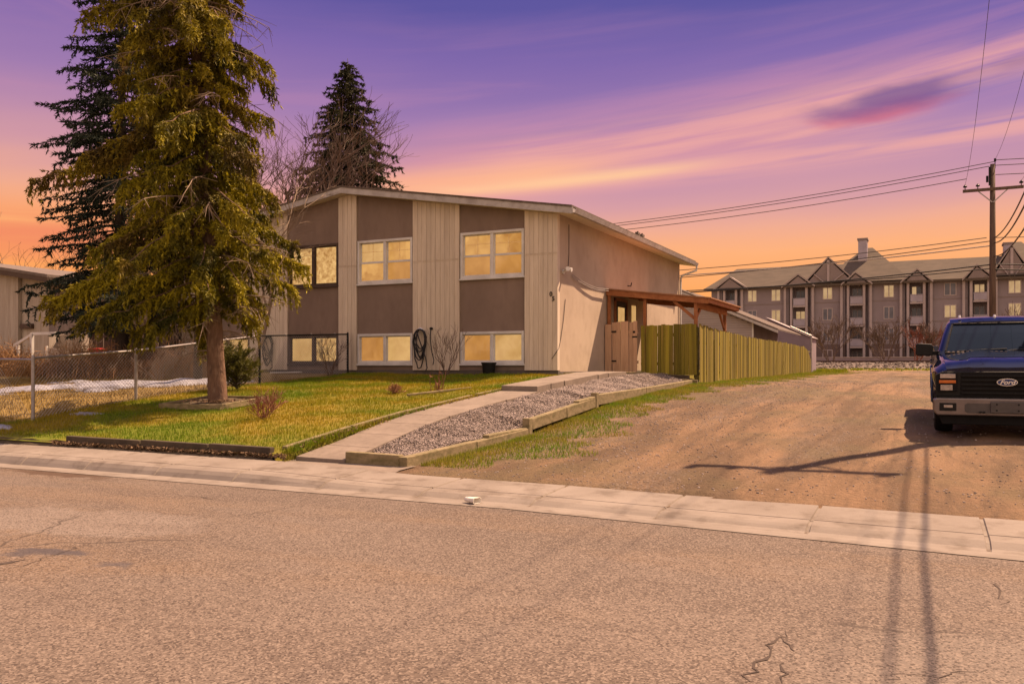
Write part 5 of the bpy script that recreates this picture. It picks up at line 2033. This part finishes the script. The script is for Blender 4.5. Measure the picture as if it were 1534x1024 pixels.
# ------------------------------------------------------------------ apartment building beyond the tracks
VA = 125.2
AB = (-8, VA, 1.3)
ap = thing('apartment_building', 'long four storey grey apartment block with gables and white pilasters', 'apartment building', AB)
AX = lambda zx: U_at(1040 + zx*0.3222, VA)
UD = 32.0
aL = AX(80)
eave = 12.95
mid = (aL+UD)/2
BA = lambda m, n, mt, p=None, **k: m.build(n, mt, p or ap, shift=AB, **k)
F = [1.3 + i*2.92 for i in range(5)]
F = [1.3, 4.15, 7.05, 9.95, 12.85]
bays = [(130, 212), (440, 540), (703, 808), (980, 1088), (1272, 1388), (1590, 1700)]
BU = [(AX(a), AX(b)) for a, b in bays]
BU = BU[:-1] + [(BU[-1][0], BU[-1][1])]
# wall pieces between balcony recesses
edges = [aL] + [x for b in BU for x in b] + [UD]
m, m2 = MB(), MB()
for i in range(0, len(edges), 2):
    m.box(edges[i], VA, F[1]+.4, edges[i+1], VA+15, eave)
    m2.box(edges[i]-.02, VA-.06, 1.0, edges[i+1]+.02, VA+15, F[1]+.395)
for a, b in BU:
    m.box(a, VA+1.3, 1.0, b, VA+15, eave)
BA(m, 'wall', MT['apt'])
BA(m2, 'ground_floor_wall', MT['aptlow'])
for i in range(1, 4):
    for j in range(0, len(edges), 2):
        mm = MB()
        mm.box(edges[j], VA-.05, F[i+1]-.75 if False else F[i]+.40, edges[j+1], VA-.004, F[i]+.52)
        BA(mm, 'floor_band', MT['aptdark'])
# pilasters either side of each recess
for a, b in BU:
    for c in (a, b):
        for dx in (-.62, .22):
            BA(MB().box(c+dx*1.0-.02, VA-.45, 1.0, c+dx+.30, VA+.02 if dx < 0 and c == a or dx > 0 and c == b else VA+.3, eave-.1), 'pilaster', MT['apttrim'])
# balconies with slab, rail, door
ri = random.Random(77)
for bi, (a, b) in enumerate(BU):
    for fi in range(4):
        z = F[fi]
        if fi > 0:
            sl_ = BA(MB().box(a+.62, VA-.6, z-.12, b-.62, VA+1.29, z+.10), 'balcony_slab', MT['apttrim'])
            BA(MB().box(a+.66, VA-.52, z+.16, b-.66, VA-.47, z+1.05).box(a+.62, VA-.56, z+1.06, b-.62, VA-.44, z+1.14), 'balcony_rail', MT['balcony'])
        lit = (bi, fi) in ((1, 2), (1, 1), (4, 3), (0, 2), (3, 3), (5, 3))
        w_ = b-a
        fr = BA(MB().box(a+.75, VA+1.22, z+.15, b-.8, VA+1.295, z+2.35), 'balcony_door', MT['apttrim'])
        cs = ((a+.85, a+w_*.5-.05), (a+w_*.5+.05, b-.9))
        for ci, (c0, c1) in enumerate(cs):
            o = BA(MB().box(c0, VA+1.19, z+.25, c1, VA+1.215, z+2.25), 'pane', MT['w_apt'] if lit and (ci == 0 or bi != 3) else (MT['glassdark'] if ci == 1 or not lit else MT['balcony']))
            o.parent = fr
# windows
wc = [270, 380, 620, 905, 1190, 1490]
lits = {(270, 3), (380, 3), (380, 2), (620, 3), (905, 3), (1190, 2), (1490, 2), (1490, 3)}
for c in wc:
    for fi in range(4):
        u = AX(c)
        z = F[fi] + .95
        if c in (270,) and fi < 2:
            continue
        big = .62 if c > 1180 else .55
        w = MB().box(u-big-.12, VA-.07, z-.12, u+big+.12, VA-.003, z).box(u-big-.12, VA-.07, z+1.5, u+big+.12, VA-.003, z+1.62)
        w.box(u-big-.12, VA-.07, z, u-big, VA-.003, z+1.5).box(u+big, VA-.07, z, u+big+.12, VA-.003, z+1.5).box(u-.06, VA-.07, z, u+.06, VA-.003, z+1.5)
        wo = BA(w, 'window', MT['apttrim'])
        for s in (-1, 1):
            x0, x1 = (u-big, u-.06) if s < 0 else (u+.06, u+big)
            lit = (c, fi) in lits
            o = BA(MB().box(x0, VA-.03, z, x1, VA-.012, z+1.5), 'pane', MT['w_apt'] if lit else MT['glassdark'])
            o.parent = wo
# roofs
ar_ = MB()
ov = .9
y0, y1 = VA-ov, VA+15+ov
ym = (y0+y1)/2
rz = eave + 3.25
l0, r0_ = aL-ov, UD+ov
ar_.add([(l0, y0, eave-.1), (r0_, y0, eave-.1), (r0_, y1, eave-.1), (l0, y1, eave-.1), (l0+3.6, ym-2.5, rz), (r0_-3.6, ym-2.5, rz), (r0_-3.6, ym+2.5, rz), (l0+3.6, ym+2.5, rz)],
        [(0, 1, 5, 4), (1, 2, 6, 5), (2, 3, 7, 6), (3, 0, 4, 7), (4, 5, 6, 7), (3, 2, 1, 0)])
rf = BA(ar_, 'roof', MT['aptroof'])
BA(MB().box(l0-.02, y0-.08, eave-.32, r0_+.02, y0-.01, eave-.06), 'eave_board', MT['aptroof'])


def gable(zx0, zx1, zxa, ya, name='gable', depth=9.0, proud=0.55, stick=False):
    a, b, c = AX(zx0), AX(zx1), AX(zxa)
    zt = Z_at(1040+zxa*.3222, 330+ya*.3222, VA)
    zb = eave-.35
    g_ = BA(MB().prism([(a+.3, zb), (b-.3, zb), (c, zt-.35)], VA-proud, VA-proud+.3), name, MT['aptdark'])
    o = MB().prism([(a-.15, zb-.05), (c, zt-.22), (b+.15, zb-.05), (b+.15, zb+.2), (c, zt), (a-.15, zb+.2)], VA-proud-.12, VA+depth)
    o = BA(o, 'gable_roof', MT['aptgable'])
    o.parent = g_
    if stick:
        mm = MB().box(c-.16, VA-proud-.12, zb, c+.16, VA-proud-.005, zt-.5)
        for s, e_ in ((a, .55), (b, .55)):
            q_ = (c + (s-c)*.52, zb + (zt-zb)*.42)
            mm.bar((c + (.1 if s > c else -.1), VA-proud-.07, zb+.15), (q_[0], VA-proud-.07, q_[1]), .1, .28, up=(0, 1, 0))
        o = BA(mm, 'gable_trim', MT['apttrim'])
        o.parent = g_
        o = BA(MB().box(c-1.7, VA-proud-.05, zb+.1, c+1.7, VA-proud-.003, zb+.55), 'gable_vent', MT['aptlow'])
        o.parent = g_


gable(500, 765, 625, 170, stick=True, proud=.5)
gable(1370, 1580, 1475, 112, stick=True, proud=.5)
for a, b, c, y_ in ((100, 250, 172, 263), (415, 560, 487, 250), (690, 825, 752, 240), (965, 1105, 1037, 225), (1250, 1400, 1312, 205), (1580, 1710, 1645, 190)):
    gable(a, b, c, y_, proud=.95, depth=6)
# central pyramid roofs with chimneys
for zx0, zx1, zxa, ya, ch0, ch1, cyt, cyb in ((600, 1010, 812, 128, 762, 803, 84, 160), (1330, 1690, 1500, 100, 1440, 1478, 103, 150)):
    vv = VA+7.5
    X = lambda q: U_at(1040+q*.3222, vv)
    a, b, c = X(zx0), X(zx1), X(zxa)
    zt = Z_at(1040+zxa*.3222, 330+ya*.3222, vv)
    BA(MB().add([(a, VA-1, eave+.1), (b, VA-1, eave+.1), (b, VA+16, eave+.1), (a, VA+16, eave+.1), (c-.5, vv, zt), (c+.5, vv, zt)],
                [(0, 1, 5, 4), (1, 2, 5), (2, 3, 4, 5), (3, 0, 4), (3, 2, 1, 0)]), 'tower_roof', MT['aptroof'])
    zc0, zc1 = Z_at(1040+ch0*.3222, 330+cyb*.3222, VA+4), Z_at(1040+ch0*.3222, 330+cyt*.3222, VA+4)
    X4 = lambda q: U_at(1040+q*.3222, VA+4)
    ch = BA(MB().box(X4(ch0), VA+4, zc0-1.5, X4(ch1), VA+6, zc1-.25), 'chimney', MT['balcony'])
    o = BA(MB().box(X4(ch0)-.12, VA+3.85, zc1-.25, X4(ch1)+.12, VA+6.15, zc1), 'chimney_cap', MT['aptdark'])
    o.parent = ch
# low fence and trees in front of the apartments
t = thing('rail_fence', 'low purplish board fence in front of the apartment block', 'fence', (0, 118, 1.3))
MB().box(-40, 0, -.3, 40, .08, 1.35).build('fence_panel', MT['shed'], t)
MB().box(-40, -.05, 1.36, 40, .12, 1.46).build('cap_rail', MT['apttrim'], t)
for (px, hh, sd, lb, st_) in ((1243, 7.2, 71, 'bare tree in front of the apartment wall near the fence end', 4), (1326, 7.0, 73, 'bare tree in front of the apartment middle windows', 4),
                              (1372, 6.0, 79, 'reddish bare bush in front of the apartment balconies by the truck mirror', 4), (1412, 6.5, 83, 'bare tree rising above the truck windscreen', 4), (1525, 7.5, 89, 'bare tree in front of the apartment right of the utility pole', 4)):
    bare_tree('bare_tree', lb, (U_at(px, 112), 112, 1.3), hh, .55, 4, sd, MT['redtwig'] if px == 1372 else MT['twig'], .07, nsplit=(3, 4), stems=st_, up=.4, min_r=.022, group='bare trees before the apartments')
# rails on the embankment
for k, v_ in enumerate((75.2, 76.65)):
    o = MB().box(-70, -.035, 0, 60, .035, .14).box(-70, -.07, -.03, 60, .07, 0.012).build('railway_rail', MT['rust'])
    o.location = (0, v_, 1.86)
    tag(o, ['rusty rail of the track, nearer one', 'rusty rail of the track, farther one'][k], 'rail', 'rails of the railway track')
proto = None
for k in range(46):
    x = -26 + k*1.1
    if proto is None:
        proto = MB().box(-.12, -1.25, -.1, .12, 1.25, .06).build('railway_sleeper', MT['timberdark'])
        o = proto
    else:
        o = proto.copy()
        COL.objects.link(o)
    o.location = (x, 75.9, 1.785)
    tag(o, 'dark wooden sleeper under the rusty rails', 'sleeper', 'sleepers of the railway track')

# ------------------------------------------------------------------ utility poles and wires
def utility_pole(base, height, arm_z, label, lean=0.0):
    t = thing('utility_pole', label, 'utility pole', base, group='wooden utility poles')
    MB().tube([(0, 0, -.4), (0, 0, height*.5), (0, 0, height)], [.165, .14, .105], 12).build('pole', MT['polewood'], t, smooth=True)
    MB().box(-1.25, -.19, arm_z-.07, 1.25, -.10, arm_z+.07).build('crossarm', MT['polewood'], t, bevel=.01)
    for x in (-1.15, -.62, 1.15):
        m = MB().tube([(x, -.145, arm_z+.071), (x, -.145, arm_z+.17), (x, -.145, arm_z+.175), (x, -.145, arm_z+.24), (x, -.145, arm_z+.27), (x, -.145, arm_z+.3)], [.02, .02, .085, .085, .04, .03], 8)
        m.build('insulator', MT['black'], t)
    m = MB().box(-.17, -.2, height-1.0, -.10, -.02, height-.15).tube([(-.23, -.1, height-.85), (-.23, -.1, height-.55)], .05, 8).tube([(.1, 0, height-.2), (.1, 0, height+.22)], .02, 6).tube([(.1, 0, height+.12), (.1, 0, height+.26)], .05, 8)
    m.build('pole_top_hardware', MT['black'], t)
    MB().bar((-.6, -.145, arm_z-.06), (-.02, -.145, arm_z-.62), .03, .05).bar((.6, -.145, arm_z-.06), (.02, -.145, arm_z-.62), .03, .05).build('arm_brace', MT['galv'], t)
    return t


PV = 45.9
PU = U_at(1487, PV)
ptz = Z_at(1487, 246, PV)
armz = Z_at(1487, 284, PV)
utility_pole((PU, PV, 1.1), ptz-1.1, armz-1.1, 'weathered wooden utility pole with crossarm behind the truck')
NU, NV = 2.42, 17.85
nz = .53
NA = 10.35
utility_pole((NU, NV, nz), NA+.55, NA, 'wooden utility pole beside the alley whose shadow crosses the dirt')
utility_pole((NU, -24, 0), NA+.55, NA, 'wooden utility pole on the far side of the street')
utility_pole((-40, PV, 1.1), 10.6, 9.4, 'wooden utility pole far to the left behind the houses')


def wire(p0, p1, sag, r, label, m='cable', n=18, name='power_line'):
    p0, p1 = Vector(p0), Vector(p1)
    c = (p0+p1)/2
    pts = []
    for i in range(n+1):
        t = i/n
        p = p0.lerp(p1, t) - c
        p.z -= sag*4*t*(1-t)
        pts.append(p)
    o = MB().tube(pts, r, 5).build(name, MT[m], fixn=False)
    o.location = c
    return tag(o, label, 'wire', 'overhead wires')


def AZ(px, py, v):
    return (U_at(px, v), v, Z_at(px, py, v))


q = lambda px, py: AZ(px, py, PV)
far_l = lambda z: (-40, PV, z)


def wire_left(pa, pb, r, label, m='cable'):
    # straight-ish span in the plane of the rear lane, from the pole through a second sighted point to the pole on the left
    a, b = Vector(q(*pa)), Vector(q(*pb))
    k = (a.x+40)/(a.x-b.x)
    sag = 1.0
    t = (a.x-b.x)/(a.x+40)
    # choose the end height so that the sagging wire passes the sighted point
    ze = (b.z + sag*4*t*(1-t) - a.z*(1-t))/t
    return wire(a, (-40, PV, ze), sag, r, label, m)


wire_left((1490, 242), (920, 335), .018, 'topmost wire running left from the utility pole over the duplex')
wire_left((1482, 249), (925, 338), .018, 'second wire from the top running left from the utility pole')
wire_left((1448, 268), (945, 343), .018, 'wire running left from the crossarm end of the utility pole')
wire_left((1478, 356), (1040, 403), .02, 'uppermost low cable crossing the orange sky above the apartments')
wire_left((1484, 361), (1050, 413), .022, 'thin low cable just under the uppermost low cable', 'cable')
wire_left((1484, 368), (1044, 411), .03, 'pale low cable crossing in front of the apartment roofs', 'lightcable')
wire_left((1485, 396), (1217, 424), .035, 'dark sagging cable in front of the apartment gables')
wire_left((1485, 402), (1060, 434), .028, 'lowest dark cable just under the apartment eaves')
ni = lambda x: (NU+x, NV-.145, nz+NA+.3)
wire((PU-1.15, PV-.145, armz+.3), ni(-1.15), .9, .007, 'thin wire climbing steeply from the left crossarm end to the top edge')
wire((PU+.1, PV, ptz+.2), (NU+.1, NV, nz+NA+.8), .9, .007, 'thin wire climbing from the pole top to the right edge')
wire((PU+1.15, PV-.145, armz+.3), ni(1.15), .9, .007, 'thin wire leaving the right crossarm end towards the right edge')
for k, (z0, x, rr, lb) in enumerate(((356, .13, .024, 'thick cable bundle curving up right from the utility pole, upper one'), (364, .02, .026, 'thick cable bundle curving up right from the utility pole, middle one'), (384, .22, .026, 'thin cable curving up right below the cable bundles'))):
    zb = nz + (7.25, 6.45, 6.1)[k]
    wire((PU+.1, PV-.1, Z_at(1487, z0, PV)), (NU+x, NV-.15, zb), .8, rr, lb)
for k, (x, z, rr, lb) in enumerate(((.13, 7.25, .014, 'upper thick cable bundle passing over the street'), (.02, 6.45, .019, 'lower thick cable bundle passing over the street'))):
    wire((NU+x, NV-.15, nz+z), (NU+x, -24.15, z), .5, rr, lb)
for x in (-1.15, -.62, 1.15):
    wire(ni(x), (NU+x, -24.145, NA+.3), .6, .006, {-1.15: 'thin power wire over the street from the outer insulator', -.62: 'thin power wire over the street from the inner insulator', 1.15: 'thin power wire over the street from the lone right insulator'}[x])
for x0, px, py in ((.0, 1500, 396), (.0, 1500, 404)):
    wire((PU+.12, PV-.1, Z_at(1487, py, PV)), (PU+40, PV+2, Z_at(1487, py, PV)+.6), .9, .03, 'dark cable leaving the pole to the right, ' + ('upper one' if py == 396 else 'lower one'))
for py, lb in ((240, 'top wire leaving the pole to the right'), (248, 'second wire leaving the pole top to the right'), (262, 'third wire leaving the pole to the right'), (356, 'low wire leaving the pole to the right')):
    wire((PU+.12, PV, Z_at(1487, py, PV)), (PU+40, PV+1, Z_at(1487, py, PV)+.3), .5, .018, lb)

# ------------------------------------------------------------------ pickup truck
TU, TVF, TZ, TILT = 1.06, 14.62, .425, .036
tr = thing('pickup_truck', 'dark blue pickup truck parked facing the street on the dirt alley', 'truck', (TU, TVF, TZ))
tr.rotation_euler = (TILT, 0, 0)


def sec(y, w, zb, zs, zt, crown, wt=None, wb=None):
    """closed body section at station y, symmetric: half width w, bottom zb, shoulder zs, top edge zt, centre crown"""
    wt = wt if wt is not None else w*.90
    wb = wb if wb is not None else w*.95
    half = [(0, zb), (wb*.8, zb), (wb, zb+.03), (w*.985, zb+.14 if zs-zb > .3 else (zb+zs)/2), (w, zb+(zs-zb)*.6), (w*.985, zs-.05), (w*.965, zs), (wt+.02, zt-.012), (wt, zt), (wt*.86, zt+.01), (wt*.5, zt+(crown-zt)*.75), (0, crown)]
    pts = half + [(-x, z) for x, z in half[-2:0:-1]]
    return [(x, y, z) for x, z in pts]


body = MB()
st = [(.10, .88, .60, .96, 1.015, 1.035, .82), (.22, .955, .58, .99, 1.05, 1.075, .83), (.42, .985, .60, 1.02, 1.085, 1.12, .84), (.50, 1.0, .72, 1.03, 1.10, 1.135, .845),
      (.62, 1.005, .86, 1.045, 1.115, 1.15, .85), (.90, 1.01, .945, 1.075, 1.145, 1.185, .85), (1.18, 1.005, .86, 1.10, 1.17, 1.215, .855), (1.32, .995, .70, 1.11, 1.185, 1.23, .86),
      (1.40, .985, .50, 1.12, 1.19, 1.235, .865), (1.62, .985, .48, 1.14, 1.205, 1.25, .88), (1.75, .985, .48, 1.15, 1.21, 1.22, .90), (2.6, .985, .48, 1.17, 1.22, 1.22, .91), (4.0, .985, .48, 1.19, 1.24, 1.24, .91),
      (4.05, .985, .48, 1.24, 1.33, 1.33, .95), (4.20, .985, .52, 1.24, 1.33, 1.33, .95), (4.28, .99, .70, 1.24, 1.33, 1.33, .95), (4.42, 1.0, .86, 1.24, 1.33, 1.33, .95), (4.70, 1.005, .945, 1.24, 1.33, 1.33, .95),
      (4.98, 1.0, .86, 1.24, 1.33, 1.33, .95), (5.12, .99, .70, 1.24, 1.33, 1.33, .95), (5.2, .985, .56, 1.24, 1.33, 1.33, .95), (5.85, .975, .58, 1.24, 1.33, 1.33, .95)]
body.loft([sec(y, w, zb, zs, zt, c, wt) for y, w, zb, zs, zt, c, wt in st])
body.build('body', MT['paint'], tr, smooth=38)
# hood with power bulge
hood = MB()
hs_ = []
for y, w, z, c in ((.12, .80, 1.030, 1.050), (.20, .81, 1.068, 1.095), (.5, .82, 1.122, 1.165), (1.0, .83, 1.172, 1.225), (1.45, .845, 1.21, 1.262), (1.66, .85, 1.225, 1.270)):
    prof_ = [(-w, z-.03), (-w, z+.005), (-w*.62, z+.035), (-w*.55, c+.006), (-w*.30, c+.012), (0, c+.006), (w*.30, c+.012), (w*.55, c+.006), (w*.62, z+.035), (w, z+.005), (w, z-.03)]
    hs_.append([(x, y, zz) for x, zz in prof_])
hood.loft(hs_)
hood.build('hood', MT['paint'], tr, smooth=50)
MB().box(-.80, 1.66, 1.225, .80, 1.80, 1.262).build('cowl', MT['black'], tr, bevel=.01)
m = MB()
for k in range(22):
    x = -.74 + 1.48*k/21
    m.box(x-.018, 1.60+.02*abs(math.sin(k*2.3)), 1.258, x+.018, 1.655, 1.278)
m.build('cowl_vent', MT['lens'], tr)
# cab
def ring(pts):
    return [tuple(p) for p in pts]


cabm = MB()
lv_ = [(1.225, .90, 1.72, 4.02), (1.29, .895, 1.80, 4.015), (1.56, .815, 2.17, 3.95), (1.74, .755, 2.44, 3.90), (1.80, .72, 2.60, 3.84), (1.833, .64, 2.78, 3.74), (1.85, .40, 2.95, 3.60)]


def cab_ring(z, w, ya, yb):
    return [(-w*.88, ya, z), (-w*.4, ya-.07, z), (0, ya-.09, z), (w*.4, ya-.07, z), (w*.88, ya, z), (w, ya+.13, z), (w, (ya+yb)/2, z), (w, yb-.06, z), (w*.94, yb, z), (-w*.94, yb, z), (-w, yb-.06, z), (-w, (ya+yb)/2, z), (-w, ya+.13, z)]


cabm.loft([cab_ring(*l) for l in lv_])
cabm.build('cab', MT['paint'], tr, smooth=50)
# roof panel (catches the sky)
rp = MB()
rp.loft([[(-w*.9, y, z), (-w*.5, y, z+.022), (0, y, z+.03), (w*.5, y, z+.022), (w*.9, y, z), (w*.5, y, z-.06), (-w*.5, y, z-.06)] for y, w, z in ((2.42, .775, 1.755), (2.58, .785, 1.808), (2.85, .78, 1.845), (3.4, .77, 1.85), (3.75, .75, 1.835), (3.9, .73, 1.78))])
rp.build('roof_panel', MT['paint'], tr, smooth=60)
# windscreen
gl = MB()


def wsrow(t):
    z = 1.272 + (1.732-1.272)*t
    ya = interp(z, [(1.225, 1.72), (1.29, 1.80), (1.56, 2.17), (1.74, 2.44)])
    w = interp(z, [(1.225, .90), (1.29, .895), (1.56, .815), (1.74, .755)])
    o = .016
    return [(-w*.855, ya-o, z), (-w*.4, ya-.07-o, z), (0, ya-.09-o, z), (w*.4, ya-.07-o, z), (w*.855, ya-o, z)]


rows = [wsrow(i/6) for i in range(7)]
for i in range(6):
    gl.add(rows[i]+rows[i+1], [(j, j+1, j+6, j+5) for j in range(4)])
gl.build('windscreen', MT['tglass'], tr, smooth=True)
fr = MB()
for sx in (0, 4):
    fr.tube([Vector(rw[sx]) + Vector((.02*(1 if sx else -1), -.002, 0)) for rw in rows], .018, 5)
fr.tube([Vector(p)+Vector((0, -.004, .012)) for p in rows[-1]], .014, 5)
fr.build('windscreen_trim', MT['black'], tr)
for sx in (-1, 1):
    m = MB()
    X = lambda z: sx*(interp(z, [(1.225, .90), (1.29, .895), (1.56, .815), (1.74, .755)])+.008)
    for pl in ([(2.02, 1.29), (2.78, 1.29), (2.78, 1.70), (2.55, 1.70)], [(2.86, 1.29), (3.78, 1.29), (3.70, 1.70), (2.86, 1.70)]):
        m.add([(X(z), y, z) for y, z in pl], [(0, 1, 2, 3)])
    m.build('side_window', MT['tglass'], tr)
    h = MB().box(sx*.985, 2.55, 1.05, sx*1.02, 2.78, 1.085).box(sx*.985, 3.5, 1.06, sx*1.02, 3.73, 1.095)
    h.build('door_handle', MT['paint'], tr, bevel=.006)
    m = MB().box(sx*.988, 2.86, .55, sx*.9895, 2.866, 1.2).box(sx*.988, 1.78, .55, sx*.9895, 1.786, 1.18)
    m.build('door_gap', MT['black'], tr)
    # mirrors
    mr_ = MB().loft([[(sx*x, 1.98+y, z) for x, z in ((.98, 1.20), (1.235, 1.20), (1.25, 1.23), (1.245, 1.40), (1.21, 1.415), (1.0, 1.40), (.975, 1.36))] for y in (-.10, .0, .07)])
    mo = mr_.build('mirror', MT['black'], tr, bevel=.015)
    o = MB().bar((sx*.89, 2.02, 1.24), (sx*1.02, 2.0, 1.24), .08, .07).build('mirror_arm', MT['black'], mo)
    o = MB().box(sx*1.0, 2.052, 1.22, sx*1.22, 2.056, 1.385).build('mirror_glass', MT['tglass'], mo)
# grille
gr = MB().loft([[(x, y, z) for x, z in ((-.94, .60), (.94, .60), (.955, .70), (.95, .95), (.86, 1.0), (-.86, 1.0), (-.95, .95), (-.955, .70))] for y in (.02, .16)])
gro = gr.build('grille', MT['black'], tr, bevel=.01)
for k in range(5):
    z = .665 + .065*k
    o = MB().box(-.60, -.012, z, .60, .025, z+.022).build('grille_bar', MT['black'], gro, bevel=.004)
o = MB().loft([[(x, y, z) for x, z in ((-.62, .63), (.62, .63), (.60, .985), (-.60, .985))] for y in (.012, .018)]).build('grille_mesh', MT['rubber'], gro)
# badge: white rimmed dark blue oval with script
def oval(rx, rz, y0, y1, n=40):
    return [[(rx*math.cos(2*math.pi*i/n), y, .845+rz*math.sin(2*math.pi*i/n)) for i in range(n)] for y in (y0, y1)]


bd = MB().loft(oval(.136, .056, -.03, -.016)).build('badge', MT['silver'], gro)
o = MB().loft(oval(.126, .047, -.034, -.0305)).build('badge_plate', MT['badge'], bd)
M4 = Matrix.Translation((0, -.0345, .843)) @ Matrix.Rotation(R(90), 4, 'X') @ Matrix.Diagonal((1.15, 1, 1, 1))
text_mesh('Ford', .088, 'badge_script', MT['silver'], bd, M4, .002, .35)
# headlights
for sx in (-1, 1):
    hb = MB().loft([[(sx*x, y, z) for x, z in ((.655, .70), (.90, .68), (.925, .72), (.915, .97), (.86, .985), (.655, .975))] for y in (-.006, .06)])
    ho = hb.build('headlight', MT['rubber'], tr, bevel=.008)
    o = MB().box(sx*.68, -.020, .90, sx*.89, -.008, .965).build('upper_lens', MT['lens'], ho, bevel=.006)
    o = MB().box(sx*.675, -.028, .825, sx*.905, -.008, .872).build('amber_strip', MT['amber'], ho, bevel=.006)
    o = MB().box(sx*.72, -.020, .715, sx*.885, -.008, .80).build('lower_lens', MT['lens'], ho, bevel=.006)
# bumper with openings
bp = MB()
bp.loft([[(x, y, z) for x, z in ((-.98, .40), (-.93, .34), (.93, .34), (.98, .40), (.985, .58), (.94, .605), (-.94, .605), (-.985, .58))] for y in (-.10, .14)])
bo = bp.build('bumper', MT['chrome'], tr, bevel=.02)
o = MB().box(-.97, .02, .60, .97, .13, .64).build('bumper_step', MT['black'], bo)
o = MB().loft([[(x, y, z) for x, z in ((-.52, .38), (.52, .38), (.56, .41), (.56, .51), (.52, .53), (-.52, .53), (-.56, .51), (-.56, .41))] for y in (-.108, -.10)]).build('intake', MT['truckgrey'], bo)
for sx in (-1, 1):
    f_ = MB().box(sx*.67, -.108, .41, sx*.90, -.099, .53).build('fog_lamp', MT['black'], bo, bevel=.006)
    o = MB().box(sx*.72, -.116, .46, sx*.84, -.1085, .50).build('fog_lens', MT['lens'], f_, bevel=.004)
    o = MB().tube([(sx*.30, -.09, .40), (sx*.30, -.16, .40), (sx*.36, -.16, .40), (sx*.36, -.09, .40)], .014, 6).build('tow_hook', MT['black'], bo)
pl = MB().box(-.22, -.135, .39, .22, -.109, .56).build('plate_bracket', MT['truckgrey'], bo, bevel=.008)
o = MB()
for x in (-.14, .14):
    for z in (.43, .52):
        o.tube([(x, -.1365, z), (x, -.1352, z)], .014, 8)
o.build('bolt', MT['black'], pl)
MB().loft([[(x, y, z) for x, z in ((-.86, .20), (.86, .20), (.92, .345), (-.92, .345))] for y in (-.02, .10)]).build('air_dam', MT['rubber'], tr, bevel=.01)
MB().box(-.70, .3, .26, .70, 5.6, .50).box(-.95, 1.45, .40, .95, 4.1, .49).build('underbody', MT['rubber'], tr)
# wheels
def wheel(x, y):
    sx = 1 if x > 0 else -1
    m = MB()
    secs = []
    for dx, rr in ((-.13, .30), (-.135, .36), (-.12, .405), (-.07, .418), (.07, .418), (.12, .405), (.135, .36), (.13, .30)):
        secs.append([(x+dx, y+rr*math.cos(2*math.pi*i/36), .415+rr*math.sin(2*math.pi*i/36)) for i in range(36)])
    m.loft(secs)
    wo = m.build('wheel', MT['rubber'], tr, smooth=False, bevel=.006)
    rm = MB()
    fx = x + sx*.128
    rm.tube([(fx-sx*.05, y, .415), (fx, y, .415)], [.27, .28], 28)
    for k in range(6):
        a = 2*math.pi*k/6
        rm.bar((fx+sx*.012, y, .415), (fx+sx*.012, y+.25*math.cos(a), .415+.25*math.sin(a)), .07, .025, up=(1, 0, 0))
    rm.tube([(fx, y, .415), (fx+sx*.03, y, .415)], .06, 12)
    rm.build('rim', MT['chrome'], wo)


for x in (-.83, .83):
    for y in (.90, 4.70):
        wheel(x, y)
for sx in (-1, 1):          # arch mouldings
    for y in (.90, 4.70):
        m = MB()
        m.tube([(sx*1.0, y+.49*math.cos(a), .44+.49*math.sin(a)) for a in [R(8)+R(164)*i/16 for i in range(17)]], .022, 5)
        m.build('wheel_arch', MT['paint'], tr)
for x, y in ((-.55, 2.62), (.0, 2.70)):
    MB().tube([(x, y, 1.855), (x, y, 1.90)], [.03, .018], 8).build('roof_marker', MT['silver'], tr)
wp = MB().tube([(-.62, 1.73, 1.275), (-.25, 1.735, 1.30), (.12, 1.70, 1.31)], .010, 5).tube([(-.05, 1.70, 1.27), (.35, 1.72, 1.30), (.68, 1.76, 1.305)], .010, 5)
wp.build('wiper', MT['black'], tr)
